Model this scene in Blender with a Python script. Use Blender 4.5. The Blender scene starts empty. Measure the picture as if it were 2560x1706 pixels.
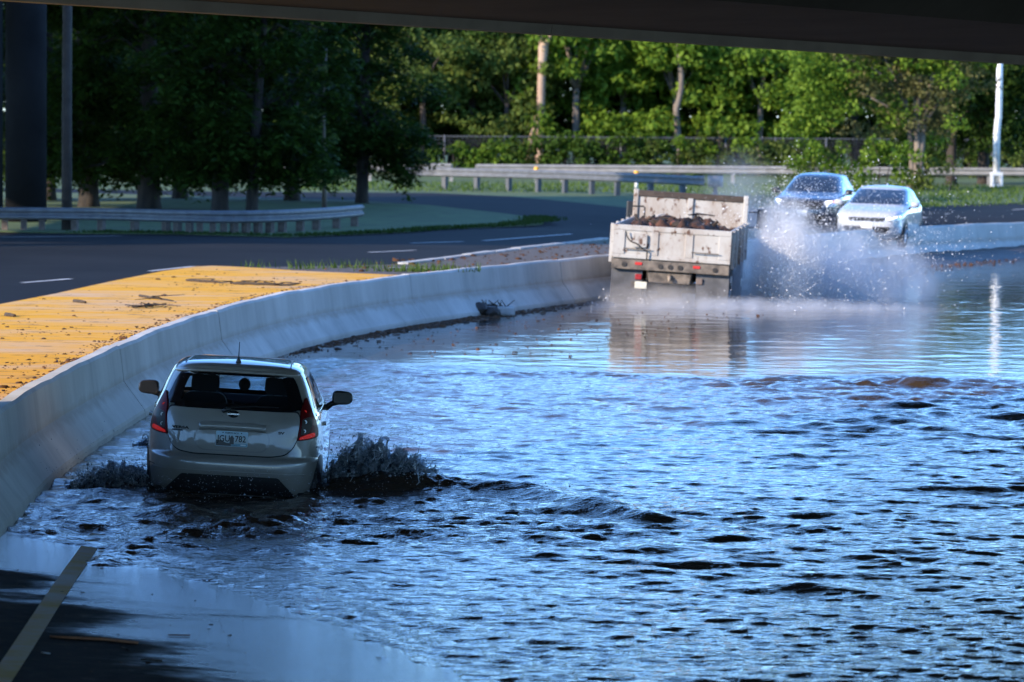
import bpy, bmesh, math, random
import numpy as np
from mathutils import Vector, Matrix, Euler
random.seed(7); RNG = np.random.default_rng(7)
S = bpy.context.scene
COL = S.collection
R = math.radians

# ------------------------------------------------------------------ camera
CAM_H = 3.8
PITCH, ROLL = R(3.35), R(0.4)
cd = bpy.data.cameras.new('camera'); cam = bpy.data.objects.new('camera', cd); COL.objects.link(cam)
cd.sensor_width = 36; cd.lens = 135; cd.clip_start = 0.5; cd.clip_end = 3000
CAM_M = Euler((R(90), 0, 0)).to_matrix() @ Euler((-PITCH, 0, 0)).to_matrix() @ Euler((0, 0, ROLL)).to_matrix()
cam.rotation_euler = CAM_M.to_euler(); cam.location = (0, 0, CAM_H)
cd.dof.use_dof = True; cd.dof.focus_distance = 39.0; cd.dof.aperture_fstop = 3.6
S.camera = cam
# ------------------------------------------------------------------ sky, sun, exposure
SUN_EL, SUN_AZ = R(22), R(58)          # sun stands behind the camera, turned to its left
w = bpy.data.worlds.new('World'); S.world = w; w.use_nodes = True
nt = w.node_tree; bg = nt.nodes['Background']
sky = nt.nodes.new('ShaderNodeTexSky'); sky.sky_type = 'NISHITA'; sky.sun_disc = False
to_sun = Vector((-math.sin(SUN_AZ) * math.cos(SUN_EL), -math.cos(SUN_AZ) * math.cos(SUN_EL), math.sin(SUN_EL)))
sky.sun_elevation = SUN_EL; sky.sun_rotation = math.atan2(to_sun.x, to_sun.y)
sky.air_density = 1.0; sky.dust_density = 0.0; sky.ozone_density = 7.2; sky.altitude = 2000
nt.links.new(sky.outputs[0], bg.inputs[0]); bg.inputs[1].default_value = 0.15
sl = bpy.data.lights.new('sun', 'SUN'); sl.energy = 2.5; sl.angle = R(0.5); sl.color = (1, .84, .66)
sun = bpy.data.objects.new('sun', sl); COL.objects.link(sun)
sun.rotation_euler = to_sun.to_track_quat('Z', 'Y').to_euler(); sun.location = (-20, -30, 40)
S.view_settings.view_transform = 'Standard'; S.view_settings.look = 'None'
S.view_settings.exposure = 1.82; S.view_settings.gamma = 1.0; S.view_settings.use_curve_mapping = False
S.render.engine = 'CYCLES'
S.cycles.use_denoising = True
S.cycles.max_bounces = 8; S.cycles.transparent_max_bounces = 12; S.cycles.volume_bounces = 4
S.cycles.sample_clamp_indirect = 6.0
S.cycles.volume_step_rate = 2.0

# ------------------------------------------------------------------ helpers
def P(px, py, z):
    """photo pixel (2560 wide) -> the point where its ray meets height z"""
    d = CAM_M @ Vector(((px - 1280) / 9600, -(py - 853) / 9600, -1))
    t = (z - CAM_H) / d.z
    return Vector((d.x * t, d.y * t, z))
def PD(px, py, D):
    d = CAM_M @ Vector(((px - 1280) / 9600, -(py - 853) / 9600, -1))
    t = D / d.y
    return Vector((d.x * t, D, CAM_H + d.z * t))

def tag(o, label=None, cat=None, group=None, kind=None):
    if label: o['label'] = label
    if cat: o['category'] = cat
    if group: o['group'] = group
    if kind: o['kind'] = kind
    return o
def empty(name, loc=(0, 0, 0), rot=(0, 0, 0), **k):
    o = bpy.data.objects.new(name, None); COL.objects.link(o); o.location = loc; o.rotation_euler = rot
    o.empty_display_size = .2
    return tag(o, **k)
def mesh_data(name, v, f, mat, smooth=False):
    me = bpy.data.meshes.new(name)
    me.from_pydata([tuple(p) for p in v], [], [tuple(q) for q in f])
    if isinstance(mat, (list, tuple)):
        for m in mat: me.materials.append(m)
    else: me.materials.append(mat)
    if smooth: me.polygons.foreach_set('use_smooth', [True] * len(me.polygons))
    me.update(); return me
def np_mesh(name, v, f, mat, smooth=False):
    v = np.asarray(v, np.float32); f = np.asarray(f, np.int32); k = f.shape[1]
    me = bpy.data.meshes.new(name)
    me.vertices.add(len(v)); me.vertices.foreach_set('co', v.ravel())
    me.loops.add(f.size); me.loops.foreach_set('vertex_index', f.ravel())
    me.polygons.add(len(f)); me.polygons.foreach_set('loop_start', np.arange(0, f.size, k, dtype=np.int32))
    me.materials.append(mat); me.update(calc_edges=True)
    if smooth: me.polygons.foreach_set('use_smooth', [True] * len(f))
    me.validate(); return me
def link(name, me, parent=None, loc=None, rot=None, **k):
    o = bpy.data.objects.new(name, me); COL.objects.link(o)
    if parent: o.parent = parent
    if loc is not None: o.location = loc
    if rot is not None: o.rotation_euler = rot
    return tag(o, **k)

class MB:
    def __init__(s): s.v = []; s.f = []
    def add(s, v, f):
        b = len(s.v); s.v += [Vector(p) for p in v]; s.f += [[i + b for i in q] for q in f]; return s
    def box(s, x0, x1, y0, y1, z0, z1, M=None):
        v = [Vector((x, y, z)) for z in (z0, z1) for y in (y0, y1) for x in (x0, x1)]
        if M: v = [M @ p for p in v]
        return s.add(v, [(0, 2, 3, 1), (4, 5, 7, 6), (0, 1, 5, 4), (2, 6, 7, 3), (0, 4, 6, 2), (1, 3, 7, 5)])
    def tube(s, pts, rad, n=8, cap=True):
        pts = [Vector(p) for p in pts]
        if not hasattr(rad, '__len__'): rad = [rad] * len(pts)
        b = len(s.v); t0 = (pts[1] - pts[0]).normalized()
        a = t0.orthogonal().normalized()
        for i, p in enumerate(pts):
            t = (pts[min(i + 1, len(pts) - 1)] - pts[max(i - 1, 0)])
            t = t.normalized() if t.length > 1e-9 else t0
            a = (a - t * a.dot(t)); a = a.normalized() if a.length > 1e-6 else t.orthogonal().normalized()
            c = t.cross(a)
            for k in range(n):
                q = 2 * math.pi * k / n
                s.v.append(p + (a * math.cos(q) + c * math.sin(q)) * rad[i])
        for i in range(len(pts) - 1):
            for k in range(n):
                k2 = (k + 1) % n
                s.f.append([b + i * n + k, b + i * n + k2, b + (i + 1) * n + k2, b + (i + 1) * n + k])
        if cap:
            s.f.append([b + k for k in range(n)][::-1]); s.f.append([b + (len(pts) - 1) * n + k for k in range(n)])
        return s
    def prism(s, poly, a0, a1, axis='y'):
        n = len(poly)
        def mk(p, a): return {'y': (p[0], a, p[1]), 'x': (a, p[0], p[1]), 'z': (p[0], p[1], a)}[axis]
        v = [mk(p, a0) for p in poly] + [mk(p, a1) for p in poly]
        f = [list(range(n))[::-1], list(range(n, 2 * n))] + [[i, (i + 1) % n, n + (i + 1) % n, n + i] for i in range(n)]
        return s.add(v, f)
    def ico(s, c, r, sub=1, sc=(1, 1, 1), jit=0):
        bm = bmesh.new(); bmesh.ops.create_icosphere(bm, subdivisions=sub, radius=1)
        v = [Vector((p.co.x * sc[0], p.co.y * sc[1], p.co.z * sc[2])) * r * (1 + random.uniform(-jit, jit)) + Vector(c) for p in bm.verts]
        f = [[q.index for q in x.verts] for x in bm.faces]; bm.free(); return s.add(v, f)
    def ring(s, c, axis, r0, r1, h, n=24):
        """flat washer with thickness"""
        c = Vector(c); ax = Vector(axis).normalized(); a = ax.orthogonal().normalized(); d = ax.cross(a); b = len(s.v)
        for k in range(n):
            q = 2 * math.pi * k / n; u = a * math.cos(q) + d * math.sin(q)
            s.v += [c + u * r0, c + u * r1, c + u * r0 + ax * h, c + u * r1 + ax * h]
        for k in range(n):
            i, j = b + 4 * k, b + 4 * ((k + 1) % n)
            s.f += [[i, i + 1, j + 1, j], [i + 2, j + 2, j + 3, i + 3], [i + 1, i + 3, j + 3, j + 1], [i, j, j + 2, i + 2]]
        return s
    def data(s, name, mat, smooth=False, recalc=True):
        me = mesh_data(name, s.v, s.f, mat, smooth)
        if recalc:
            bm = bmesh.new(); bm.from_mesh(me); bmesh.ops.recalc_face_normals(bm, faces=bm.faces); bm.to_mesh(me); bm.free()
        return me
    def build(s, name, mat, parent=None, smooth=False, bevel=0, loc=None, rot=None, **k):
        o = link(name, s.data(name, mat, smooth), parent, loc, rot, **k)
        if bevel:
            m = o.modifiers.new('bevel', 'BEVEL'); m.width = bevel; m.segments = 2; m.limit_method = 'ANGLE'; m.angle_limit = R(40)
        return o

# ------------------------------------------------------------------ materials
def ramp(nt, fac, stops):
    n = nt.nodes.new('ShaderNodeValToRGB'); e = n.color_ramp.elements
    while len(e) < len(stops): e.new(.5)
    for q, (p, c) in zip(e, stops): q.position = p; q.color = (*c, 1) if len(c) == 3 else c
    nt.links.new(fac, n.inputs[0]); return n.outputs[0]
def noise(nt, scale, detail=4, rough=.55, coord='Object', vec=None, stretch=None):
    n = nt.nodes.new('ShaderNodeTexNoise'); n.inputs['Scale'].default_value = scale
    n.inputs['Detail'].default_value = detail; n.inputs['Roughness'].default_value = rough
    if vec is None:
        tc = nt.nodes.new('ShaderNodeTexCoord'); vec = tc.outputs[coord]
    if stretch:
        mp = nt.nodes.new('ShaderNodeMapping'); mp.inputs['Scale'].default_value = stretch
        nt.links.new(vec, mp.inputs[0]); vec = mp.outputs[0]
    nt.links.new(vec, n.inputs['Vector']); return n.outputs['Fac']
def mixc(nt, fac, a, b):
    m = nt.nodes.new('ShaderNodeMix'); m.data_type = 'RGBA'
    for sock, val in ((m.inputs[0], fac), (m.inputs[6], a), (m.inputs[7], b)):
        if hasattr(val, 'links') or isinstance(val, bpy.types.NodeSocket): nt.links.new(val, sock)
        else: sock.default_value = val if not isinstance(val, (tuple, list)) else (*val, 1) if len(val) == 3 else val
    return m.outputs[2]
def new_mat(name):
    m = bpy.data.materials.new(name); m.use_nodes = True
    return m, m.node_tree, m.node_tree.nodes['Principled BSDF']
def bumpn(nt, b, h, strength, dist=.01):
    n = nt.nodes.new('ShaderNodeBump'); n.inputs['Strength'].default_value = strength; n.inputs['Distance'].default_value = dist
    nt.links.new(h, n.inputs['Height']); nt.links.new(n.outputs[0], b.inputs['Normal']); return n
def plain(name, col, rough=.5, metal=0, var=.0, scale=8, bump=0, bdist=.004, coat=0, spec=.5, emit=None, estr=0, col2=None, stretch=None, lo=.35, hi=.65):
    m, nt, b = new_mat(name)
    b.inputs['Base Color'].default_value = (*col, 1); b.inputs['Roughness'].default_value = rough; b.inputs['Metallic'].default_value = metal
    b.inputs['Coat Weight'].default_value = coat; b.inputs['Coat Roughness'].default_value = .04; b.inputs['Specular IOR Level'].default_value = spec
    if var or col2:
        n = noise(nt, scale, 6, .6, stretch=stretch)
        c2 = col2 or tuple(min(1, c * (1 + var)) for c in col); c1 = col if col2 else tuple(c * (1 - var) for c in col)
        nt.links.new(ramp(nt, n, [(lo, c1), (hi, c2)]), b.inputs['Base Color'])
        if bump: bumpn(nt, b, n, bump, bdist)
    elif bump:
        bumpn(nt, b, noise(nt, scale, 6, .6), bump, bdist)
    if emit:
        b.inputs['Emission Color'].default_value = (*emit, 1); b.inputs['Emission Strength'].default_value = estr
    return m
def leaf_mat(name, c1, c2, tr=.35):
    m, nt, b = new_mat(name)
    g = nt.nodes.new('ShaderNodeNewGeometry'); oi = nt.nodes.new('ShaderNodeObjectInfo')
    n = noise(nt, .7, 3, .5, coord='Generated' if False else 'Object')
    ad = nt.nodes.new('ShaderNodeMath'); ad.operation = 'ADD'; nt.links.new(g.outputs['Random Per Island'], ad.inputs[0]); nt.links.new(n, ad.inputs[1])
    ml = nt.nodes.new('ShaderNodeMath'); ml.operation = 'MULTIPLY'; ml.inputs[1].default_value = .5; nt.links.new(ad.outputs[0], ml.inputs[0])
    c = ramp(nt, ml.outputs[0], [(.2, c1), (.75, c2)])
    nt.links.new(c, b.inputs['Base Color']); b.inputs['Roughness'].default_value = .55; b.inputs['Specular IOR Level'].default_value = .10
    t = nt.nodes.new('ShaderNodeBsdfTranslucent'); nt.links.new(c, t.inputs[0])
    mx = nt.nodes.new('ShaderNodeMixShader'); mx.inputs[0].default_value = tr
    out = nt.nodes['Material Output']
    nt.links.new(b.outputs[0], mx.inputs[1]); nt.links.new(t.outputs[0], mx.inputs[2]); nt.links.new(mx.outputs[0], out.inputs[0])
    return m
def glass_mat(name, tint, refl=.06):
    m, nt, b = new_mat(name); nt.nodes.remove(b)
    t = nt.nodes.new('ShaderNodeBsdfTransparent'); t.inputs[0].default_value = (*tint, 1)
    g = nt.nodes.new('ShaderNodeBsdfGlossy'); g.inputs['Roughness'].default_value = .02; g.inputs[0].default_value = (.9, .9, .9, 1)
    fr = nt.nodes.new('ShaderNodeFresnel'); fr.inputs[0].default_value = 1.4
    mx = nt.nodes.new('ShaderNodeMixShader')
    nt.links.new(fr.outputs[0], mx.inputs[0]); nt.links.new(t.outputs[0], mx.inputs[1]); nt.links.new(g.outputs[0], mx.inputs[2])
    nt.links.new(mx.outputs[0], nt.nodes['Material Output'].inputs[0]); return m

M = {}
M['asphalt'] = plain('asphalt', (.012, .0125, .0135), .8, spec=.10, var=.35, scale=.35, lo=.3, hi=.7)
M['asphalt_wet'] = None
M['paint_line'] = plain('line_paint', (.55, .55, .53), .6, var=.35, scale=6)
M['yellow_line'] = plain('yellow_line_paint', (.75, .43, .06), .7, col2=(.75, .62, .50), scale=.9, spec=.12)
M['grass_ground'] = plain('grass_ground', (.035, .060, .012), .9, col2=(.085, .130, .030), scale=1.6, bump=.6, bdist=.05)
M['soil'] = plain('soil', (.045, .032, .022), .85, col2=(.12, .09, .06), scale=3, bump=.8, bdist=.03)
M['mud'] = plain('mud', (.020, .014, .010), .5, col2=(.05, .035, .025), scale=5, bump=.8, bdist=.04)
M['kerb'] = plain('kerb_concrete', (.38, .37, .35), .8, var=.3, scale=3)
M['galv'] = plain('galvanised_steel', (.13, .137, .147), .55, .3, var=.2, scale=4)
M['galv_pale'] = plain('weathered_pale_steel', (.25, .24, .225), .65, .05, var=.18, scale=2)
M['galv_brown'] = plain('dirty_rail_steel', (.09, .08, .072), .7, .1, var=.35, scale=3)
M['wood_post'] = plain('post_wood', (.12, .09, .07), .85, var=.4, scale=5)
M['pole_wood'] = plain('pole_wood', (.035, .027, .022), .85, var=.35, scale=4)
M['post_orange'] = plain('marker_orange', (.75, .36, .02), .5)
M['post_white'] = plain('marker_white', (.7, .7, .68), .5)
M['lamp_metal'] = plain('lamp_post_metal', (.66, .67, .67), .45, .25, var=.1, scale=3)
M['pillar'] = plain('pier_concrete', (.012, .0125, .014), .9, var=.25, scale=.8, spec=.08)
M['bark'] = plain('bark', (.018, .014, .012), .9, col2=(.05, .04, .032), scale=5, bump=.8, bdist=.03, stretch=(1, 1, .25))
M['bark_pale'] = plain('bark_pale', (.38, .27, .19), .85, col2=(.24, .12, .07), scale=1.1, bump=.4, bdist=.02, lo=.45, hi=.75)
M['bark_grey'] = plain('bark_grey', (.22, .18, .14), .9, col2=(.10, .08, .065), scale=3, bump=.6, bdist=.03, stretch=(1, 1, .25))
M['leaf_dark'] = leaf_mat('leaf_dark', (.010, .026, .004), (.050, .092, .014))
M['leaf_bright'] = leaf_mat('leaf_bright', (.050, .115, .012), (.200, .300, .034), .42)
M['leaf_mid'] = leaf_mat('leaf_mid', (.040, .080, .014), (.150, .190, .040))
M['leaf_olive'] = leaf_mat('leaf_olive', (.065, .070, .022), (.165, .160, .060))
M['leaf_vine'] = leaf_mat('leaf_vine', (.025, .060, .008), (.080, .140, .020))
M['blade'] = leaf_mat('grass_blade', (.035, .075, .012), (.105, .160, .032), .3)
M['blade_dark'] = leaf_mat('shaded_grass_blade', (.014, .034, .005), (.040, .072, .012), .2)  # darker copy of the blade colours, with the island's shade put in
M['black'] = plain('black_plastic', (.012, .012, .013), .42)
M['void'] = plain('dark_interior', (.008, .008, .009), .9)
M['rubber'] = plain('tyre_rubber', (.018, .018, .019), .8, var=.2, scale=10)
M['rim'] = plain('wheel_alloy', (.45, .46, .47), .3, .9)
M['chrome'] = plain('chrome', (.75, .75, .75), .12, 1)
M['twig'] = plain('twig', (.05, .035, .022), .9, var=.3, scale=9)
M['stick_orange'] = plain('peeled_stick', (.42, .17, .07), .7, col2=(.26, .10, .045), scale=6)
M['litter'] = leaf_mat('leaf_litter', (.030, .018, .010), (.14, .065, .028), .0)

# barrier concrete: vertical streaks
def concrete_mat():
    m, nt, b = new_mat('barrier_concrete')
    g = nt.nodes.new('ShaderNodeNewGeometry'); sp = nt.nodes.new('ShaderNodeSeparateXYZ'); nt.links.new(g.outputs['Position'], sp.inputs[0])
    n1 = noise(nt, 1.0, 7, .65, stretch=(1.5, 1.5, .12)); n2 = noise(nt, .35, 5, .6); n3 = noise(nt, 40, 3, .6); n4 = noise(nt, 3.0, 6, .7)
    c = ramp(nt, n1, [(.28, (.40, .388, .36)), (.48, (.54, .525, .49)), (.70, (.62, .605, .565))])
    c2 = ramp(nt, n2, [(.35, (.76, .75, .73)), (.62, (1, 1, 1))])
    mu = nt.nodes.new('ShaderNodeMix'); mu.data_type = 'RGBA'; mu.blend_type = 'MULTIPLY'; mu.inputs[0].default_value = 1
    nt.links.new(c, mu.inputs[6]); nt.links.new(c2, mu.inputs[7])
    # silt line left by the flood at the fold of the face, wavering with the noise
    ad = nt.nodes.new('ShaderNodeMath'); ad.operation = 'MULTIPLY_ADD'; ad.inputs[1].default_value = .22; nt.links.new(n4, ad.inputs[0]); nt.links.new(sp.outputs[2], ad.inputs[2])
    band = ramp(nt, ad.outputs[0], [(.44, (0, 0, 0)), (.52, (.55,) * 3), (.56, (.45,) * 3), (.64, (0, 0, 0))])
    nt.links.new(mixc(nt, band, mu.outputs[2], (.30, .225, .15)), b.inputs['Base Color'])
    b.inputs['Roughness'].default_value = .75; bumpn(nt, b, n3, .25, .004); return m
M['concrete'] = concrete_mat()
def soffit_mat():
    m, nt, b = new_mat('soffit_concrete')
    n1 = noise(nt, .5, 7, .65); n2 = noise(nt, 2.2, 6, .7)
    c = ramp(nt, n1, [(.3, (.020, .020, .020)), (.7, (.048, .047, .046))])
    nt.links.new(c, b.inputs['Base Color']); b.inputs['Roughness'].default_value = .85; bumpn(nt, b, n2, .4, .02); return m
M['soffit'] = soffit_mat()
M['deck_lip'] = plain('deck_edge_concrete', (.15, .148, .145), .8, var=.15, scale=1.2)
def median_mat():
    m, nt, b = new_mat('median_yellow_paint')
    n1 = noise(nt, .55, 6, .62, stretch=(.55, 1.5, 1)); n2 = noise(nt, 3.2, 6, .7, stretch=(.5, 1.6, 1)); n3 = noise(nt, 14, 4, .6)
    c = ramp(nt, n1, [(.46, (.70, .345, .022)), (.68, (.60, .385, .20))])
    wear = ramp(nt, n2, [(.57, (0, 0, 0)), (.64, (.9, .9, .9))])
    c = mixc(nt, wear, c, (.16, .095, .03))
    nt.links.new(c, b.inputs['Base Color'])
    nt.links.new(ramp(nt, n1, [(.4, (.8,) * 3), (.65, (.6,) * 3)]), b.inputs['Roughness'])
    bumpn(nt, b, n3, .25, .006); b.inputs['Specular IOR Level'].default_value = .12; return m
M['median'] = median_mat()
def wet_mat():
    m, nt, b = new_mat('wet_asphalt')
    g = nt.nodes.new('ShaderNodeNewGeometry'); sp = nt.nodes.new('ShaderNodeSeparateXYZ'); nt.links.new(g.outputs['Position'], sp.inputs[0])
    n1 = noise(nt, .55, 6, .62, stretch=(.6, 1.5, 1)); n2 = noise(nt, 55, 4, .7); n3 = noise(nt, 5, 6, .7)
    # water film: thick near the flood level, broken up higher on the road
    zr = nt.nodes.new('ShaderNodeMapRange'); zr.inputs[1].default_value = .0; zr.inputs[2].default_value = .15; zr.inputs[3].default_value = .26; zr.inputs[4].default_value = -.22; nt.links.new(sp.outputs[2], zr.inputs[0])
    ad = nt.nodes.new('ShaderNodeMath'); ad.operation = 'ADD'; nt.links.new(n1, ad.inputs[0]); nt.links.new(zr.outputs[0], ad.inputs[1])
    a2 = nt.nodes.new('ShaderNodeMath'); a2.operation = 'MULTIPLY_ADD'; a2.inputs[1].default_value = .16; nt.links.new(n3, a2.inputs[0]); nt.links.new(ad.outputs[0], a2.inputs[2])
    film = ramp(nt, a2.outputs[0], [(.46, (0, 0, 0)), (.66, (1, 1, 1))])
    c = ramp(nt, n3, [(.3, (.024, .021, .018)), (.55, (.045, .037, .031)), (.78, (.095, .065, .045))])
    nt.links.new(c, b.inputs['Base Color'])
    nt.links.new(ramp(nt, film, [(.0, (.85,) * 3), (.5, (.30,) * 3), (1., (.06,) * 3)]), b.inputs['Roughness'])
    nt.links.new(ramp(nt, film, [(.0, (.04,) * 3), (1., (.5,) * 3)]), b.inputs['Specular IOR Level'])
    bn = bumpn(nt, b, n2, .3, .006)
    nt.links.new(ramp(nt, film, [(.0, (.8,) * 3), (1., (.55,) * 3)]), bn.inputs['Strength'])
    return m
M['asphalt_wet'] = wet_mat()
def water_mat():
    m, nt, b = new_mat('flood_water')
    n0 = noise(nt, .25, 3, .5)
    nt.links.new(ramp(nt, n0, [(.35, (.035, .025, .017)), (.65, (.060, .044, .032))]), b.inputs['Base Color'])
    b.inputs['Roughness'].default_value = .025; b.inputs['IOR'].default_value = 1.333
    n1 = noise(nt, 7, 4, .65, stretch=(.8, 1.0, 1))
    bn = bumpn(nt, b, n1, .16, .03); av = nt.nodes.new('ShaderNodeAttribute'); av.attribute_name = 'chop'
    nt.links.new(av.outputs['Fac'], bn.inputs['Strength']); return m
M['water'] = water_mat()
M['splash'] = None

# ------------------------------------------------------------------ barrier path (top line traced on the wall at z = .89)
TOPZ = .89
pts = [P(x, y, TOPZ) for x, y in ((0, 1040), (109, 970), (218, 913), (326, 862), (435, 814), (544, 780), (640, 754), (762, 725), (885, 707), (1007, 690), (1130, 678), (1252, 666), (1375, 654), (1518, 640))]
pts += [P(x, y, TOPZ) for x, y in ((2192, 572), (2375, 563), (2560, 556))]
xy = np.array([(p.x, p.y) for p in pts])
d0 = np.array([-.05, 1.0]); d0 /= np.linalg.norm(d0)
pre = [xy[0] - d0 * k for k in (60, 40, 25, 14, 7)]
d1 = np.array([.62, .785])
post = [xy[-1] + d1 * k for k in (8, 20, 40, 90, 200, 330)]
xy = np.vstack([pre, xy, post])
seg = np.r_[0, np.cumsum(np.linalg.norm(np.diff(xy, axis=0), axis=1))]
s_f = np.arange(0, seg[-1], .5)
PX = np.interp(s_f, seg, xy[:, 0]); PY = np.interp(s_f, seg, xy[:, 1])
def smooth1(a, n):
    k = np.hanning(2 * n + 3)[1:-1]; k /= k.sum()
    return np.convolve(np.pad(a, n, mode='reflect', reflect_type='odd'), k, mode='valid')
PX = smooth1(PX, 11); PY = smooth1(PY, 11)
TX = np.gradient(PX); TY = np.gradient(PY); L_ = np.hypot(TX, TY); TX /= L_; TY /= L_
NX, NY = TY, -TX                        # to the right of travel: the flooded side
def path(s):
    return (np.interp(s, s_f, PX), np.interp(s, s_f, PY), np.interp(s, s_f, NX), np.interp(s, s_f, NY))
def s_of_D(D): return float(np.interp(D, PY, s_f))
def off(o, s):
    x, y, nx, ny = path(s); return x + nx * o, y + ny * o
ZB = np.array([(-60, 1.2), (0, .72), (15, .45), (20, .36), (25.7, .225), (28.5, .175), (30.4, .135), (32.4, .08), (34.7, .03), (38, -.09), (42, -.13), (46, -.13), (50, -.10), (54, -.06), (58, -.012), (62, .02), (70, .03), (82, .03), (100, .03), (112, .12), (130, .35), (200, 1.), (600, 1.2)])
def road_z(D, o):
    return np.interp(D, ZB[:, 0], ZB[:, 1]) - .055 * np.clip(o, 0, 11) + .02 * np.clip(o - 11, 0, 30)
def offset_of(x, y):
    """signed distance right of the barrier path"""
    x = np.asarray(x, float); y = np.asarray(y, float)
    i0 = np.clip(np.searchsorted(PY, y), 0, len(PY) - 1)
    best = np.full(x.shape, 1e9); bo = np.zeros(x.shape)
    for k in range(-60, 61, 3):
        i = np.clip(i0 + k, 0, len(PY) - 1)
        d = np.hypot(x - PX[i], y - PY[i]); o = (x - PX[i]) * NX[i] + (y - PY[i]) * NY[i]
        m = d < best; best[m] = d[m]; bo[m] = o[m]
    return bo

GZ = .80
def dip(x, y):
    q = ((np.asarray(x) - 11) / 9) ** 2 + ((np.asarray(y) - 108.5) / 9.5) ** 2
    return -.44 * np.exp(-q * q)
# ------------------------------------------------------------------ ground, roads
def sheet(name, ss, oo, zf, mat, **k):
    V = []; 
    for s in ss:
        x, y, nx, ny = path(s)
        for o in oo: V.append((x + nx * o, y + ny * o, zf(s, x + nx * o, y + ny * o, o)))
    n = len(oo)
    F = [(i * n + j, i * n + j + 1, (i + 1) * n + j + 1, (i + 1) * n + j) for i in range(len(ss) - 1) for j in range(n - 1)]
    return link(name, mesh_data(name, V, F, mat, True), **k)
ss = np.concatenate([np.arange(0, 200, 2.0), np.arange(200, seg[-1] - 1, 12)])
def gz(s, x, y, o):
    if o <= -.23: return GZ + float(dip(x, y))
    if o < 31: return -1.6
    return GZ + .6
ss = np.concatenate([np.arange(0, 150, 2.0), np.arange(150, 200, 1.0), np.arange(200, seg[-1] - 1, 12)])
ground = sheet('ground', ss, [-600, -250, -120, -60, -40, -30, -24, -20, -17, -14, -12, -10, -8, -6, -4, -2, -.24, -.20, 15, 30.9, 31.2, 60], gz, M['grass_ground'], kind='structure')
ss2 = np.concatenate([np.arange(10, 190, .75), np.arange(190, 330, 6)])
def rz(s, x, y, o): return float(road_z(y, o))
road = sheet('flooded_road', ss2, [.0, .5, 1, 1.8, 2.6, 3.4, 4.2, 5, 6, 7.5, 9, 11, 14, 18, 24, 31], rz, M['asphalt_wet'], kind='structure')
# edge line on the flooded road
mb = MB(); prev = None
for s in np.arange(s_of_D(14), s_of_D(100), .5):
    x, y, nx, ny = path(s); q = []
    for o in (.98, 1.13):
        X, Y = x + nx * o, y + ny * o; q.append(Vector((X, Y, float(road_z(Y, o)) + .006)))
    if prev: mb.add([prev[0], prev[1], q[1], q[0]], [(0, 1, 2, 3)])
    prev = q
mb.build('edge_line', M['yellow_line'], road)

def poly_sheet(name, poly, z, mat, **k):
    bm = bmesh.new(); vs = [bm.verts.new((p[0], p[1], z)) for p in poly]; f = bm.faces.new(vs)
    if f.normal.z < 0: f.normal_flip()
    bmesh.ops.triangulate(bm, faces=bm.faces); drape(bm)
    me = bpy.data.meshes.new(name); bm.to_mesh(me); bm.free(); me.materials.append(mat)
    return link(name, me, **k)
def drape(bm):
    for _ in range(7):
        es = [e for e in bm.edges if e.calc_length() > 2.0 and abs((e.verts[0].co.x + e.verts[1].co.x) / 2 - 11) < 24 and abs((e.verts[0].co.y + e.verts[1].co.y) / 2 - 108) < 24]
        if not es: break
        bmesh.ops.subdivide_edges(bm, edges=es, cuts=1); bmesh.ops.triangulate(bm, faces=bm.faces)
    for v in bm.verts: v.co.z += float(dip(v.co.x, v.co.y))
med_edge = [P(x, y, .86) for x, y in ((0, 761), (136, 735), (272, 705), (408, 678), (490, 667), (530, 665), (585, 667), (640, 670), (738, 677))]
strip_edge = [P(x, y, .82) for x, y in ((1007, 664), (1101, 652), (1289, 627), (1513, 601))]
def bar_pt(D, o=0): 
    X, Y = off(o, s_of_D(D)); return (float(X), float(Y))
right_edge = [bar_pt(D, -o) for D, o in ((95, 3.4), (100, 2.6), (106, 2.3), (112, 2.3), (125, 2.3), (160, 2.3))]
far_edge = [(60, 175)] + [tuple(P(x, y, .82)[:2]) for x, y in ((2560, 505), (2288, 517), (2000, 520), (1750, 522), (1571, 519), (1452, 507), (1282, 491), (1078, 482), (900, 481), (500, 478))] + [(-30, 158), (-60, 160)]
road_poly = [(-60, 5), (-11.5, 5), (-9.6, 36), (-8.8, 48)] + [(p.x, p.y) for p in med_edge[:6]] + [(-3.6, 75)] + [(p.x, p.y) for p in strip_edge] + right_edge + far_edge
upper = poly_sheet('upper_road', road_poly, GZ + .01, M['asphalt'], kind='structure')
# lane dashes
def strip_quad(mb, a, b, wd, z):
    a = Vector((a[0], a[1], z)); b = Vector((b[0], b[1], z)); d = (b - a).normalized(); n = Vector((-d.y, d.x, 0)) * wd / 2; a.z += float(dip(a.x, a.y)); b.z += float(dip(b.x, b.y))
    mb.add([a - n, b - n, b + n, a + n], [(0, 1, 2, 3)])
zl = GZ + .014
for a, b in (((56, 707), (178, 697)), ((373, 678), (484, 666)), ((922, 631), (1038, 626)), ((1207, 602), (1428, 585)), ((1028, 608), (1158, 604)), ((2307, 539), (2371, 534)), ((2532, 525), (2600, 520))):
    mb = MB(); strip_quad(mb, P(*a, zl), P(*b, zl), .13, zl); mb.build('lane_line', M['paint_line'], upper)
mb = MB(); strip_quad(mb, P(2440, 549, zl), P(2580, 537, zl), .12, zl); mb.build('yellow_lane_line', plain('yellow_lane', (.55, .36, .05), .6), upper)
mb = MB(); strip_quad(mb, P(0, 593, zl), P(300, 590, zl), .35, zl); mb.build('edge_line', plain('dusty_edge', (.16, .15, .14), .7, var=.4, scale=2), upper)
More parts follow.
